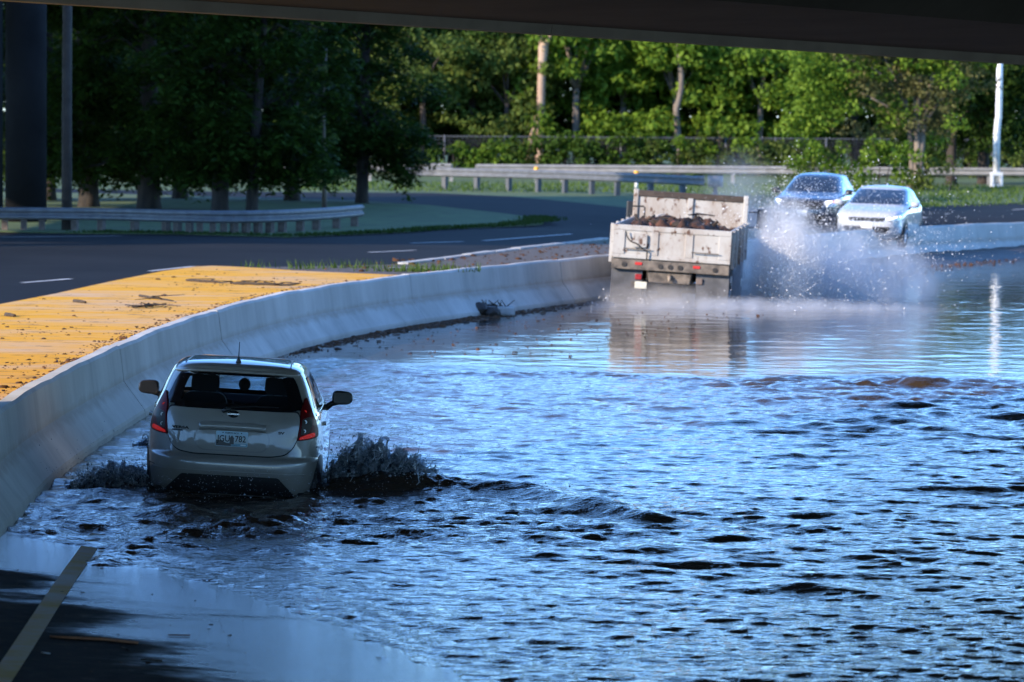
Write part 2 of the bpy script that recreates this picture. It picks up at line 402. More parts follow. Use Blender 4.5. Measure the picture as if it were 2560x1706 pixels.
# grass island inside the loop ramp
isl = [(-60, 96), (-30, 96.2), (-14, 96.0)] + [tuple(P(x, y, .82)[:2]) for x, y in ((212, 585), (425, 586), (722, 594), (892, 587), (1000, 582), (1078, 575), (1200, 570), (1282, 564), (1340, 557), (1359, 552), (1340, 545), (1197, 529), (1070, 515), (900, 504), (425, 491), (255, 486))] + [(-30, 150), (-60, 153)]
def thick(name, poly, z0, z1, mat, **k):
    mb = MB(); mb.prism([tuple(p) for p in poly], z0, z1, 'z')
    me = mb.data(name, mat); bm = bmesh.new(); bm.from_mesh(me); bmesh.ops.triangulate(bm, faces=bm.faces); drape(bm); bm.to_mesh(me); bm.free()
    return link(name, me, **k)
island = thick('grass_island', isl, GZ - .1, GZ + .05, M['grass_ground'], kind='structure')
# soil lip along the island's road side
mb = MB()
for i in range(2, 11):
    strip_quad(mb, isl[i], isl[i + 1], .35, GZ + .03)
mb.build('island_edge', plain('island_edge_dirt', (.12, .10, .075), .9, var=.4, scale=2), island)
# painted median and verge strip: both lean on the back of the barrier
bk = [bar_pt(D, -.16) for D in (70.5, 66, 62, 58, 54, 50, 46, 42, 38, 34, 28, 20, 5)]
med = [(-11.4, 5), (-9.5, 36), (-8.7, 48)] + [(p.x, p.y) for p in med_edge] + bk
median = thick('painted_median', med, GZ - .15, .862, M['median'], kind='structure')
verge_poly = [(p.x, p.y) for p in (med_edge[8], med_edge[7], med_edge[6])][::-1]
vb = [bar_pt(D, -.16) for D in (70.3, 73, 76, 79, 82, 86, 90, 94, 98, 102, 106, 112, 125, 160)][::-1]
verge_poly = [(med_edge[6].x, med_edge[6].y + .02), (-3.6, 75.2)] + [(p.x, p.y) for p in strip_edge] + right_edge + vb + [(med_edge[8].x, med_edge[8].y + .03)]
def verge_mat():
    m, nt, b = new_mat('verge_soil_grass')
    n1 = noise(nt, .5, 6, .6); n2 = noise(nt, 6, 5, .7)
    tc = nt.nodes.new('ShaderNodeTexCoord'); sp = nt.nodes.new('ShaderNodeSeparateXYZ'); nt.links.new(tc.outputs['Object'], sp.inputs[0])
    mr = nt.nodes.new('ShaderNodeMapRange'); mr.inputs[1].default_value = 88; mr.inputs[2].default_value = 97; nt.links.new(sp.outputs[1], mr.inputs[0])
    soil = ramp(nt, n2, [(.3, (.035, .027, .020)), (.6, (.10, .08, .06)), (.8, (.18, .16, .14))])
    gr = ramp(nt, n1, [(.3, (.040, .065, .015)), (.7, (.09, .12, .035))])
    nt.links.new(mixc(nt, mr.outputs[0], soil, gr), b.inputs['Base Color']); b.inputs['Roughness'].default_value = .8
    bumpn(nt, b, n2, .8, .03); return m
verge = thick('verge', verge_poly, GZ - .12, .845, verge_mat(), kind='structure')
# pale kerb of the verge towards the upper road
for a, b in zip(strip_edge[:-1], strip_edge[1:]):
    mb = MB(); d = (b - a); n_ = max(1, int(d.length / 1.6))
    for i in range(n_):
        p, q = a + d * (i / n_), a + d * ((i + .97) / n_)
        t = d.normalized(); nn = Vector((-t.y, t.x, 0)) * .11; z0, z1 = GZ - .05, .885 + random.uniform(-.012, .012)
        k = MB(); k.add([p - nn + Vector((0, 0, z0 - p.z)), q - nn + Vector((0, 0, z0 - p.z)), q + nn + Vector((0, 0, z0 - p.z)), p + nn + Vector((0, 0, z0 - p.z)),
                 p - nn + Vector((0, 0, z1 - p.z)), q - nn + Vector((0, 0, z1 - p.z)), q + nn + Vector((0, 0, z1 - p.z)), p + nn + Vector((0, 0, z1 - p.z))],
                [(0, 1, 2, 3), (4, 5, 6, 7), (0, 1, 5, 4), (1, 2, 6, 5), (2, 3, 7, 6), (3, 0, 4, 7)])
        k.build('kerb_stone', M['kerb'], verge)
# low white kerb near the median's nose
a, b = P(965, 668, .86), P(1165, 672, .86)
mb = MB(); strip_quad(mb, a, b, .2, .853); mb.build('kerb_strip', M['kerb'], verge)

# ------------------------------------------------------------------ concrete barrier in cast sections
bar = empty('concrete_barrier', (float(path(s_of_D(60))[0]), 60, 0), label='long pale grey concrete safety barrier curving between the flooded road and the yellow median', cat='barrier')
PROF = [(o - .12, z) for o, z in ((-.16, -.9), (-.16, .86), (-.13, TOPZ), (.0, TOPZ), (.035, .855), (.085, .45), (.10, .425), (.34, .10), (.35, .06), (.35, -1.0))]
cuts = [s_of_D(D) for D in (5, 20, 29, 38.5, 48, 57, 63.6, 70.1, 78, 87, 96, 106)] + [s_of_D(106) + k for k in (10, 22, 40, 70)]
for ci in range(len(cuts) - 1):
    s0, s1 = cuts[ci] + .006, cuts[ci + 1] - .006
    n = max(4, int((s1 - s0) / .45)); dz = random.uniform(-.012, .012); do = random.uniform(-.008, .008)
    V = []; 
    for i in range(n + 1):
        s = s0 + (s1 - s0) * i / n; x, y, nx, ny = path(s)
        wob = .006 * math.sin(s * 1.7) + .004 * math.sin(s * 4.1 + 1)
        for j, (o, z) in enumerate(PROF):
            zz = z + (dz + wob + random.uniform(-.002, .002) if j in (1, 2, 3, 4) else 0)
            V.append((x + nx * (o + do), y + ny * (o + do), zz))
    m = len(PROF)
    F = [(i * m + j, (i + 1) * m + j, (i + 1) * m + j + 1, i * m + j + 1) for i in range(n) for j in range(m - 1)]
    F += [tuple(range(m)), tuple(n * m + j for j in range(m))[::-1]]
    me = mesh_data('barrier_section', [Vector(v) - bar.location for v in V], F, M['concrete'])
    bm = bmesh.new(); bm.from_mesh(me); bmesh.ops.recalc_face_normals(bm, faces=bm.faces); bm.to_mesh(me); bm.free()
    link('barrier_section', me, bar)

# ------------------------------------------------------------------ overpass above the near road
e1, e2 = PD(218, 17, 45), PD(2560, 163, 62)
ed = (e2 - e1); A = e1 - ed * 1.8; B = e2 + ed * 1.6
t = Vector((ed.x, ed.y, 0)).normalized(); back = Vector((t.y, -t.x, 0))       # towards the camera side
if back.y > 0: back = -back
bridge = empty('overpass_bridge', (0, 0, 0), label='dark concrete overpass whose underside spans the flooded road', cat='bridge')
def span(prof, name, mat, a=A, b=B):
    """prof: (distance back from the far edge, height above the far edge line)"""
    n = len(prof); V = []
    for p in (a, b):
        for (q, h) in prof: V.append(p + back * q + Vector((0, 0, h)))
    F = [[i, (i + 1) % n, n + (i + 1) % n, n + i] for i in range(n)] + [list(range(n)), list(range(n, 2 * n))[::-1]]
    m_ = MB(); m_.add(V, F); return m_.build(name, mat, bridge)
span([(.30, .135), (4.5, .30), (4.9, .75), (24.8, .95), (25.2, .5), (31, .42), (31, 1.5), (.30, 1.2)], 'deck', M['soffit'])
# edge beam: its pale inner face shows along the right of the span and fades out to the left
for k in range(6):
    a = A + (B - A) * (k / 6) + (B - A).normalized() * .006; b = A + (B - A) * ((k + 1) / 6) - (B - A).normalized() * .006
    span([(0, 0), (.26, 0), (.296, .30), (.296, 1.25), (0, 1.25)], 'edge_beam', M['deck_lip'], a, b)
span([(.02, 1.25), (.24, 1.25), (.2, 2.15), (.05, 2.15)], 'parapet', M['deck_lip'])
span([(30.7, 1.5), (30.95, 1.5), (30.9, 2.4), (30.75, 2.4)], 'parapet', M['deck_lip'])
for q, bq in ((-27, 6.0), (-48, 23.5), (24, 6.0), (24, 23.5)):
        c = (e1 + e2) / 2 + t * q + back * bq
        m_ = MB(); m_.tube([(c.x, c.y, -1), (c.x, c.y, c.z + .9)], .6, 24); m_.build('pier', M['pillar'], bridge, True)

# ------------------------------------------------------------------ round piers on the left; unseen ramp deck added above for its shade
ramp_b = empty('piers_and_shade_ramp', (-18.5, 105, 0), label='round piers behind the left guardrail under an unseen ramp deck added for shade', cat='bridge')
def rbox(x0, x1, y0, y1, z0, z1, name, mat):
    m_ = MB(); m_.box(x0 + 18.5, x1 + 18.5, y0 - 105, y1 - 105, z0, z1); return m_.build(name, mat, ramp_b)
rbox(-30, -13.4, 78, 126, 9.2, 10.6, 'deck', M['soffit'])  # unseen deck, placed and sized to cast shade on trees and road
rbox(-13.7, -13.43, 78, 126, 10.6, 11.5, 'parapet', M['deck_lip']); rbox(-29.97, -29.7, 78, 126, 10.6, 11.5, 'parapet', M['deck_lip'])
for (px, wd, D) in ((65, .56, 104.5), (-48, .62, 108)):
    c = PD(px, 500, D)
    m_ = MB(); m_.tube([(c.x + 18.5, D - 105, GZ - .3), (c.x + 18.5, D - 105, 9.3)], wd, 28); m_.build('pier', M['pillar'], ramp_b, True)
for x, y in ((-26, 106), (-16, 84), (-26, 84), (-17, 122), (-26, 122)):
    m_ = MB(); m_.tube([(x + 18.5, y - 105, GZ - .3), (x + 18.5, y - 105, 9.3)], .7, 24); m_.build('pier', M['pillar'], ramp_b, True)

# ------------------------------------------------------------------ flood water
def field(n, size, lo, hi, slope, seed, choppy=True, dirw=None):
    r = np.random.default_rng(seed)
    k1 = np.fft.fftfreq(n, size / n) * 2 * np.pi
    kx, ky = np.meshgrid(k1, k1); k = np.hypot(kx, ky); k[0, 0] = 1
    lam = 2 * np.pi / k
    amp = k ** (-slope) * np.exp(-(lam / hi) ** 4) * np.exp(-(lo / lam) ** 4)
    if dirw: amp = amp * (.55 + .8 * np.abs((kx * dirw[0] + ky * dirw[1]) / k) ** 2)
    H = amp * (r.normal(size=k.shape) + 1j * r.normal(size=k.shape)); H[0, 0] = 0
    h = np.real(np.fft.ifft2(H)); sc = 1 / h.std()
    dx = np.real(np.fft.ifft2(-1j * kx / k * H)) * sc; dy = np.real(np.fft.ifft2(-1j * ky / k * H)) * sc
    return h * sc, dx, dy, size, n
def samp(F, x, y):
    size, n = F[3], F[4]; out = []
    u = (x / size * n) % n; v = (y / size * n) % n; i = u.astype(int); j = v.astype(int); fu = u - i; fv = v - j
    i1 = (i + 1) % n; j1 = (j + 1) % n
    for a in F[:3]: out.append(a[j, i] * (1 - fu) * (1 - fv) + a[j, i1] * fu * (1 - fv) + a[j1, i] * (1 - fu) * fv + a[j1, i1] * fu * fv)
    return out
FA = field(640, 26.0, .28, 1.9, 1.9, 3, dirw=(.25, .97))
FB = field(512, 11.0, .08, .5, 1.8, 5, dirw=(.3, .95))
FC = field(256, 40.0, 3.0, 12.0, 1.5, 9)
def sstep(a, b, x): t_ = np.clip((x - a) / (b - a), 0, 1); return t_ * t_ * (3 - 2 * t_)
def dist_poly(x, y, pl):
    d = np.full(x.shape, 1e9)
    for (a, b) in zip(pl[:-1], pl[1:]):
        ax, ay = a; bx, by = b; vx, vy = bx - ax, by - ay; l2 = vx * vx + vy * vy
        t_ = np.clip(((x - ax) * vx + (y - ay) * vy) / l2, 0, 1)
        d = np.minimum(d, np.hypot(x - ax - t_ * vx, y - ay - t_ * vy))
    return d
def pl(pts): return [tuple(P(x, y, 0)[:2]) for x, y in pts]
WAKE = pl(((830, 1225), (950, 1228), (1070, 1222), (1200, 1222), (1330, 1234), (1440, 1258), (1560, 1284), (1620, 1300)))
WAKE2 = pl(((250, 1418), (300, 1390), (365, 1352), (420, 1345), (560, 1320), (700, 1300)))
WAKE3 = pl(((85, 1340), (140, 1320), (200, 1318), (330, 1310)))
FRONT = pl(((860, 900), (1000, 925), (1200, 932), (1420, 928), (1640, 938), (1800, 950), (2000, 952), (2200, 955), (2400, 952), (2700, 962)))
fx = np.array([p[0] for p in FRONT]); fy = np.array([p[1] for p in FRONT])
def waves(x, y):
    a = samp(FA, x, y); b = samp(FB, x + 3.3, y - 1.7); c = samp(FC, x, y)[0]
    yf = np.interp(x, fx, fy)
    calm = sstep(.3, -1.2, yf + .5 * c - y + .0)           # 1 beyond the front
    near = sstep(33, 28, y)
    right = sstep(-1, 5, x) * sstep(38, 50, y)
    A_ = .0075 + .0015 * c + .0085 * right
    A_ = A_ * (1 - .62 * near)
    car = np.exp(-(((x + 1.9) / 3.7) ** 2 + ((y - 36.4) / 2.5) ** 2) ** 1.5)
    Bm = .0038 + .0042 * car + .0002 * near
    A_ = A_ + .012 * car
    A_ = A_ * (1 - calm) + .0015 * calm; Bm = Bm * (1 - calm) + .0007 * calm
    gate = .55 + .45 * np.clip(c, -1, 1.4)
    dw = dist_poly(x, y, WAKE); calmr = 1 - .7 * np.exp(-(dw / .5) ** 2); A_ = A_ * calmr; Bm = Bm * calmr
    h = a[0] * A_ * (.75 + .35 * gate) + b[0] * Bm
    # crests sharpened
    h += A_ * .25 * np.maximum(a[0] - .9, 0) ** 1.3
    cf = .9 - .5 * car; dx = (a[1] * A_ + b[1] * Bm) * cf; dy = (a[2] * A_ + b[2] * Bm) * cf
    # ridges
    d = dist_poly(x, y, WAKE); h += np.clip(.088 + .003 * b[0] + .006 * a[0], .02, .12) * np.exp(-(d / .26) ** 2)
    d = dist_poly(x, y, WAKE2); h += (.035 + .008 * b[0]) * np.exp(-(d / .2) ** 2)
    d = dist_poly(x, y, WAKE3); h += (.03 + .008 * b[0]) * np.exp(-(d / .16) ** 2)
    d = yf - y; h += np.clip(.012 + .013 * a[0] + .008 * b[0], 0, .045) * np.exp(-((d - .5) / .4) ** 2) * sstep(-2.5, 1.5, x)
    rr = np.exp(-(((x - 6.3) / 2.3) ** 2 + ((y - 53.2) / 2.6) ** 2)); h += rr * (np.clip(a[0], -.3, 1.4) * .007 + .004 * b[0])
    # trough behind the hatchback, wet hump between its wheels
    global CHOP; CHOP = np.clip(.48 + 1.1 * car + .35 * right * (1 - calm) + .1 * near, 0, 1.2) * (1 - .85 * calm)
    h -= .05 * np.exp(-(((x + 2.75) / .8) ** 2 + ((y - 37.7) / .9) ** 2))
    h += (.09 + .012 * b[0]) * np.exp(-(((x + 3.95) / .38) ** 2 + ((y - 39.0) / .55) ** 2)) + (.15 + .02 * b[0]) * np.exp(-(((x + 1.50) / .42) ** 2 + ((y - 39.3) / .4) ** 2)) + (.09 + .012 * b[0]) * np.exp(-(((x + .95) / .5) ** 2 + ((y - 38.9) / .5) ** 2))
    return h, dx, dy
rows = np.concatenate([np.arange(20, 25, .12), np.arange(25, 60, .052), np.arange(60, 80, .10), np.arange(80, 132, .3)])
u = np.linspace(0, 1, 430)
XX = []; 
hw0 = np.maximum(-(.140 * rows + 3.0), np.interp(rows, PY, PX) - .5); hw1 = .140 * rows + 4.0
X = hw0[:, None] + (hw1 - hw0)[:, None] * u[None, :]
side = np.concatenate([np.arange(.15, 4, .25), np.arange(4, 16, .6)]); X = np.concatenate([X, X[:, -1:] + side[None, :]], axis=1)
Y = np.repeat(rows[:, None], X.shape[1], axis=1)
h, dx, dy = waves(X, Y); Z = h.copy()
o_ = offset_of(X, Y)
V = np.stack([X + dx, Y + dy, Z], -1).reshape(-1, 3)
nr, nc = X.shape; idx = np.arange(nr * nc).reshape(nr, nc)
Fq = np.stack([idx[:-1, :-1], idx[:-1, 1:], idx[1:, 1:], idx[1:, :-1]], -1).reshape(-1, 4)
depth = (Z - road_z(Y, o_))
keep = ((o_ > -.05) & (depth > -.05)).ravel()
Fq = Fq[keep[Fq].all(1)]
used = np.unique(Fq); mp = np.zeros(len(V), int); mp[used] = np.arange(len(used))
wme = np_mesh('water', V[used], mp[Fq], M['water'], True)
at = wme.attributes.new('chop', 'FLOAT', 'POINT'); at.data.foreach_set('value', CHOP.ravel()[used].astype(np.float32))
water = link('water', wme, kind='structure')
# ------------------------------------------------------------------ guardrails
WPROF = [(0, 0), (.055, .045), (.055, .095), (.005, .135), (.005, .175), (.055, .215), (.055, .265), (0, .31)]
def resample(pts, step):
    pts = [Vector(p) for p in pts]; d = [0]
    for a, b in zip(pts[:-1], pts[1:]): d.append(d[-1] + (b - a).length)
    out = []; n = max(2, int(round(d[-1] / step)) + 1)
    for i in range(n):
        t_ = d[-1] * i / (n - 1); j = max(0, min(len(pts) - 2, int(np.searchsorted(d, t_)) - 1))
        q = (t_ - d[j]) / max(1e-9, d[j + 1] - d[j]); out.append(pts[j].lerp(pts[j + 1], q))
    return out
def guardrail(label, pts, top, mats, postmat, post_sp=1.9, section=4.0, flip=1, posts=None, group=None, scale=1.0, postw=.15):
    root = empty('guardrail', pts[len(pts) // 2], label=label, cat='guardrail', group=group); o0 = root.location
    fine = resample(pts, .5); n = len(fine); per = max(1, int(section / .5)); i = 0; k = 0
    # smooth
    for _ in range(3): fine = [fine[0]] + [(fine[j - 1] + fine[j] * 2 + fine[j + 1]) / 4 for j in range(1, n - 1)] + [fine[-1]]
    while i < n - 1:
        j = min(n - 1, i + per); V = []; 
        for q in range(i, j + 1):
            t_ = (fine[min(q + 1, n - 1)] - fine[max(q - 1, 0)]).normalized(); nn = Vector((t_.y, -t_.x, 0)) * flip
            for (o, z) in WPROF: V.append(fine[q] + nn * (o * scale + (.004 if k % 2 else 0)) + Vector((0, 0, top - .31 * scale + z * scale)) - o0)
        m = len(WPROF); F = [(a * m + b, (a + 1) * m + b, (a + 1) * m + b + 1, a * m + b + 1) for a in range(j - i) for b in range(m - 1)]
        o = link('rail_section', mesh_data('rail_section', V, F, mats[min(k, len(mats) - 1)]), root)
        sm = o.modifiers.new('thick', 'SOLIDIFY'); sm.thickness = .008
        i = j; k += 1
    ps = posts if posts is not None else resample(fine, post_sp)
    mbp = MB(); mbp.box(-postw / 2, postw / 2, -.09, .09, -.3, top - .03); me = mbp.data('post', postmat)
    for p in ps:
        if posts is not None: p = min(resample(fine, .03), key=lambda q: abs(q.x / q.y - p[0] / p[1]))
        t_ = min(range(n - 1), key=lambda q: (fine[q] - Vector(p)).length); tt = fine[t_ + 1] - fine[t_]; nn = Vector((tt.y, -tt.x, 0)).normalized() * flip
        link('post', me, root, loc=Vector(p) - nn * .10 - o0, rot=(0, 0, math.atan2(tt.y, tt.x)))
    return root
# near the grass island: brown first lengths, then grey
gp = [(-30, 97, GZ), (-18, 96.6, GZ), tuple(P(0, 580, GZ)), tuple(P(221, 581, GZ)), tuple(P(340, 584, GZ)), tuple(P(467, 589, GZ)), tuple(P(616, 590, GZ)), tuple(P(744, 585, GZ)), tuple(P(846, 577, GZ)), tuple(P(905, 570, GZ))]
closep = [P(x, y, GZ) for x, y in zip(np.linspace(408, 714, 11), (587, 588, 589, 590, 590, 590, 590, 589, 588, 587, 586))]
otherp = [P(x, y, GZ) for x, y in ((10, 580), (60, 580), (105, 580), (183, 581), (250, 582), (330, 584), (760, 584), (800, 581), (850, 577), (895, 571))] + [Vector((-20, 96.7, GZ)), Vector((-26, 96.9, GZ))]
guardrail('low guardrail with closely set stub posts in front of the dark trees', gp, .62, [M['galv_brown']] * 4 + [M['galv']], M['wood_post'], posts=closep + otherp)
# outside of the loop ramp
gp = [tuple(P(x, y, GZ)) for x, y in ((1000, 473), (1044, 473), (1108, 474), (1265, 478), (1380, 482), (1474, 486), (1571, 491), (1680, 497), (1763, 501))]
g2 = guardrail('dark steel guardrail on tall posts round the outside of the loop ramp', gp, .88, [M['galv']], plain('dark_post', (.07, .075, .08), .6), posts=[P(x, y, GZ) for x, y in ((1108, 474), (1188, 476), (1267, 478), (1340, 480.5), (1407, 483), (1474, 486), (1537, 489), (1620, 494), (1700, 498))], scale=1.15, postw=.2)
e = P(1788, 502, GZ) - g2.location
mb = MB(); mb.tube([e + Vector((0, 0, .5)), e + Vector((0, 0, .9))], .28, 18); mb.build('end_terminal', M['galv_pale'], g2, True)
mb = MB(); mb.box(-.08, .08, -.08, .08, -.3, .55); mb.build('post', M['galv'], g2, loc=e)
# far rail in front of the fence
FARD = 176
def fx_(px): return Vector((PD(px, 440, FARD).x, FARD, GZ))
guardrail('pale weathered guardrail along the far grass below the fence', [tuple(fx_(1192)), tuple(fx_(1600)), tuple(fx_(2100)), tuple(fx_(2900))], .80, [M['galv_pale']], M['galv_pale'], post_sp=3.8, scale=1.2)
guardrail('pale guardrail seen in pieces through the dark trees', [tuple(fx_(-300)), tuple(fx_(400)), tuple(fx_(1128))], .82, [M['galv_pale']], M['galv_pale'], post_sp=3.8, scale=1.2)
# marker posts
for px, py, D in ((1341, 432, 170), (1591, 456, 160)):
    c = PD(px, py, D); r = empty('marker_post', (c.x, D, GZ), label='small orange topped marker post on the far grass', cat='marker post', group='orange marker posts')
    mb = MB(); mb.tube([(0, 0, 0), (0, 0, .40)], .07, 12); mb.build('base', M['post_white'], r, True)
    mb = MB(); mb.tube([(0, 0, .40), (0, 0, .74), (0, 0, .77)], [.11, .11, .08], 12); mb.build('top', M['post_orange'], r, True)
# wooden pole by the left guardrail
c = PD(167, 560, 97.3)
mb = MB(); mb.tube([(0, 0, -.2), (0, 0, 3), (.03, 0, 9.5)], [.14, .13, .11], 14)
mb.build('utility_pole', M['pole_wood'], None, True, loc=(c.x, 97.3, GZ), label='brown timber pole standing behind the guardrail beside the round pier', cat='pole')
# lamp post
c = P(2491, 468, GZ)
lp = empty('lamp_post', c, label='pale metal lamp post with a boxed foot on the far grass', cat='lamp post')
mb = MB(); mb.tube([(0, 0, .2), (-.02, 0, 2.3), (.03, 0, 3.0), (.06, 0, 3.1), (.10, 0, 12)], [.15, .155, .15, .15, .10], 18); mb.build('pole', M['lamp_metal'], lp, True)
mb = MB(); mb.box(-.27, .27, -.2, .2, .0, .12); mb.box(-.27, -.13, -.2, .2, .12, .5); mb.box(.13, .27, -.2, .2, .12, .5); mb.box(-.27, .27, -.2, .2, .5, .66); mb.box(-.27, .27, .1, .2, .12, .5)
mb.build('base', M['lamp_metal'], lp, bevel=.02)
mb = MB(); mb.tube([(.1, 0, 11.8), (.9, -.2, 12.4), (2.4, -.6, 12.6)], [.07, .06, .05], 10); mb.build('arm', M['lamp_metal'], lp, True)
mb = MB(); mb.box(2.2, 3.0, -.85, -.5, 12.52, 12.68); mb.build('lantern', M['galv'], lp, bevel=.04)
# chain link fence
FD = 199.0
f0, f1 = PD(900, 400, FD).x, PD(2700, 400, FD).x
fence = empty('chain_link_fence', ((f0 + f1) / 2, FD, GZ), label='chain link fence on grey posts along the edge of the woods', cat='fence'); cx = (f0 + f1) / 2
mbp = MB(); mbp.tube([(0, 0, -.3), (0, 0, 2.0)], .04, 8); me = mbp.data('post', M['galv'], True)
for px in (960, 1111, 1262, 1413, 1552, 1690, 1814, 1938, 2065, 2200, 2340, 2480, 2620):
    link('post', me, fence, loc=(PD(px, 400, FD).x - cx, 0, 0))
mb = MB(); mb.tube([(f0 - cx, -.0, 1.95), (f1 - cx, 0, 1.95)], .022, 6); mb.build('top_rail', M['galv'], fence)
V = []; F = []; p_ = .14; n = int((f1 - f0) / p_)
for d in (-1, 1):
    for i in range(-14, n + 14):
        x0 = f0 - cx + i * p_; x1 = x0 + d * 1.9
        b = len(V); V += [(x0, -.012 * d, .04), (x0 + .006, -.012 * d, .04), (x1 + .006, -.012 * d, 1.94), (x1, -.012 * d, 1.94)]; F.append((b, b + 1, b + 2, b + 3))
link('wire_mesh', np_mesh('wire_mesh', V, F, M['galv']), fence, kind='stuff')

# ------------------------------------------------------------------ trees
def leaf_cards(blobs, per, size, seed, droop=.0, shell=.55):
    r = np.random.default_rng(seed); C = []; N = []; SZ = []
    for (c, rad) in blobs:
        n = max(6, int(per * (rad[0] * rad[1]) ** .5 / .9))
        d = r.normal(size=(n, 3)); d /= np.linalg.norm(d, axis=1)[:, None]
        rr = shell + (1 - shell) * r.random(n) ** .7; rr *= 1 + .25 * r.normal(size=n) * .5
        p = d * rr[:, None] * np.array(rad) + np.array(c)
        if droop: p[:, 2] -= droop * (np.hypot(d[:, 0], d[:, 1]) ** 2) * r.random(n)
        nn = d * .6 + r.normal(size=(n, 3)) * .55 + np.array([0, 0, .55]); nn /= np.linalg.norm(nn, axis=1)[:, None]
        C.append(p); N.append(nn); SZ.append(size * (.6 + .8 * r.random(n)))
    C = np.concatenate(C); N = np.concatenate(N); SZ = np.concatenate(SZ); n = len(C)
    a = np.cross(N, r.normal(size=(n, 3))); a /= np.linalg.norm(a, axis=1)[:, None]; b = np.cross(N, a)
    L = SZ[:, None]; W = L * .55
    V = np.stack([C - a * L * .5, C + b * W * .5 + N * L * .06, C + a * L * .5 - N * L * .10, C - b * W * .5 + N * L * .06], 1).reshape(-1, 3)
    F = np.arange(4 * n).reshape(n, 4); return V, F
def limb_tree(h, trunk_r, limbs, seed, crown_r, crown_z, lean=0, fork=.45):
    """returns trunk MB and a list of branch tips"""
    r = random.Random(seed); mb = MB(); tips = []
    tp = [Vector((0, 0, -.3)), Vector((lean * .2, 0, h * fork * .5)), Vector((lean * .5, r.uniform(-.1, .1), h * fork))]
    mb.tube([tp[0], tp[0] + Vector((0, 0, .45)), tp[1], tp[2]], [trunk_r * 1.6, trunk_r * 1.1, trunk_r, trunk_r * .85], 10)
    for i in range(limbs):
        a = 2 * math.pi * (i + r.uniform(-.3, .3)) / limbs; el = r.uniform(.25, 1.1)
        L = crown_r * r.uniform(.7, 1.05)
        d = Vector((math.cos(a) * math.cos(el), math.sin(a) * math.cos(el), math.sin(el)))
        e = tp[2] + Vector((d.x * L, d.y * L, d.z * (h - tp[2].z) * .8))
        m_ = tp[2].lerp(e, .5) + Vector((r.uniform(-.2, .2), r.uniform(-.2, .2), r.uniform(.1, .5)))
        mb.tube([tp[2] - Vector((0, 0, .15)), m_, e], [trunk_r * .55, trunk_r * .32, trunk_r * .1], 7)
        tips.append(e)
        for j in range(4):
            q = m_.lerp(e, r.uniform(.1, .9)); a2 = a + r.uniform(-1.2, 1.2); l2 = L * r.uniform(.3, .6)
            e2 = q + Vector((math.cos(a2) * l2, math.sin(a2) * l2, r.uniform(-.5, .8) * l2 * .7))
            mb.tube([q, q.lerp(e2, .5) + Vector((0, 0, .12)), e2], [trunk_r * .2, trunk_r * .12, trunk_r * .05], 5); tips.append(e2)
    return mb, tips
def tree_mesh(name, h, tr, limbs, seed, cr, barkm, leafm, per=120, size=.24, low=None, blob=(.75, 1.25), flat=.6, droop=0, fork=.45, lean=0, extra=()):
    mb, tips = limb_tree(h, tr, limbs, seed, cr, 0, lean, fork); r = random.Random(seed + 5); blobs = []
    for t_ in tips:
        q = r.uniform(*blob); blobs.append((tuple(t_), (q, q, q * flat)))
    if low is not None:
        for i in range(int(limbs * 3.5)):
            a = r.uniform(0, 6.283); rr = cr * r.uniform(.45, 1.0); q = r.uniform(*blob)
            blobs.append(((math.cos(a) * rr, math.sin(a) * rr, r.uniform(low, h * .62)), (q, q, q * flat)))
    blobs += list(extra)
    V, F = leaf_cards(blobs, per, size, seed, droop)
    return mb.data(name + '_trunk', barkm, True), np_mesh(name + '_crown', V, F, leafm)
def plant_tree(mesh, loc, rz, sc, name, label, group=None, cat='tree'):
    r = empty(name, loc, (0, 0, rz), label=label, cat=cat, group=group); r.scale = (sc, sc, sc)
    link('trunk', mesh[0], r); link('crown', mesh[1], r); return r
# woods behind the fence
wood = [tree_mesh('wood_a', 9.5, .20, 7, 11, 2.6, M['bark_grey'], M['leaf_bright'], 130, .30, 1.6, droop=.3),
        tree_mesh('wood_b', 8.8, .17, 6, 23, 2.4, M['bark'], M['leaf_mid'], 130, .28, 1.2, droop=.2),
        tree_mesh('wood_c', 9.0, .18, 7, 37, 2.7, M['bark_grey'], M['leaf_bright'], 120, .34, 2.2, droop=.4),
        tree_mesh('wood_d', 9.4, .2, 7, 41, 2.8, M['bark'], M['leaf_dark'], 140, .28, .8)]
r_ = random.Random(3)
WL = {0: 'leafy bright green tree in the woods behind the fence', 1: 'mid green tree with small leaves in the woods behind the fence',
      2: 'bright green tree with large drooping leaf sprays behind the fence', 3: 'dense dark green tree in the shade of the woods behind the fence'}
def wtree(px, D, kind, sc=1.0):
    plant_tree(wood[kind], (PD(px, 300, D).x, D, GZ), r_.uniform(0, 6.28), sc * r_.uniform(.92, 1.08), 'woodland_tree', WL[kind], 'trees in the woods behind the fence, kind %d' % (kind + 1))
for px, D, k in ((1060, 203, 1), (1180, 206, 3), (1265, 203.5, 1), (1440, 204, 0), (1560, 206, 2), (1690, 204, 2), (1800, 206, 0), (1900, 203.5, 2), (2010, 206, 0), (2140, 205, 3), (2290, 204, 3), (2430, 205, 3), (2560, 204, 0), (2680, 205, 1),
                 (960, 206, 3), (840, 204, 1), (700, 206, 3), (560, 204, 3), (420, 206, 1), (280, 205, 3), (130, 206, 1), (0, 205, 3), (-130, 206, 3)):
    wtree(px, D, k)
for px, D, k in ((1010, 209, 3), (1085, 208.5, 3), (1130, 210, 3), (1215, 209, 3), (1310, 209, 3), (905, 209, 3), (1500, 210, 3), (1620, 209.5, 3), (1745, 210, 3), (1850, 209.5, 3)): wtree(px, D, k, 1.05)
for i, px in enumerate(range(-150, 2800, 135)): wtree(px + r_.uniform(-30, 30), 212 + r_.uniform(-2, 3), 3, 1.08)
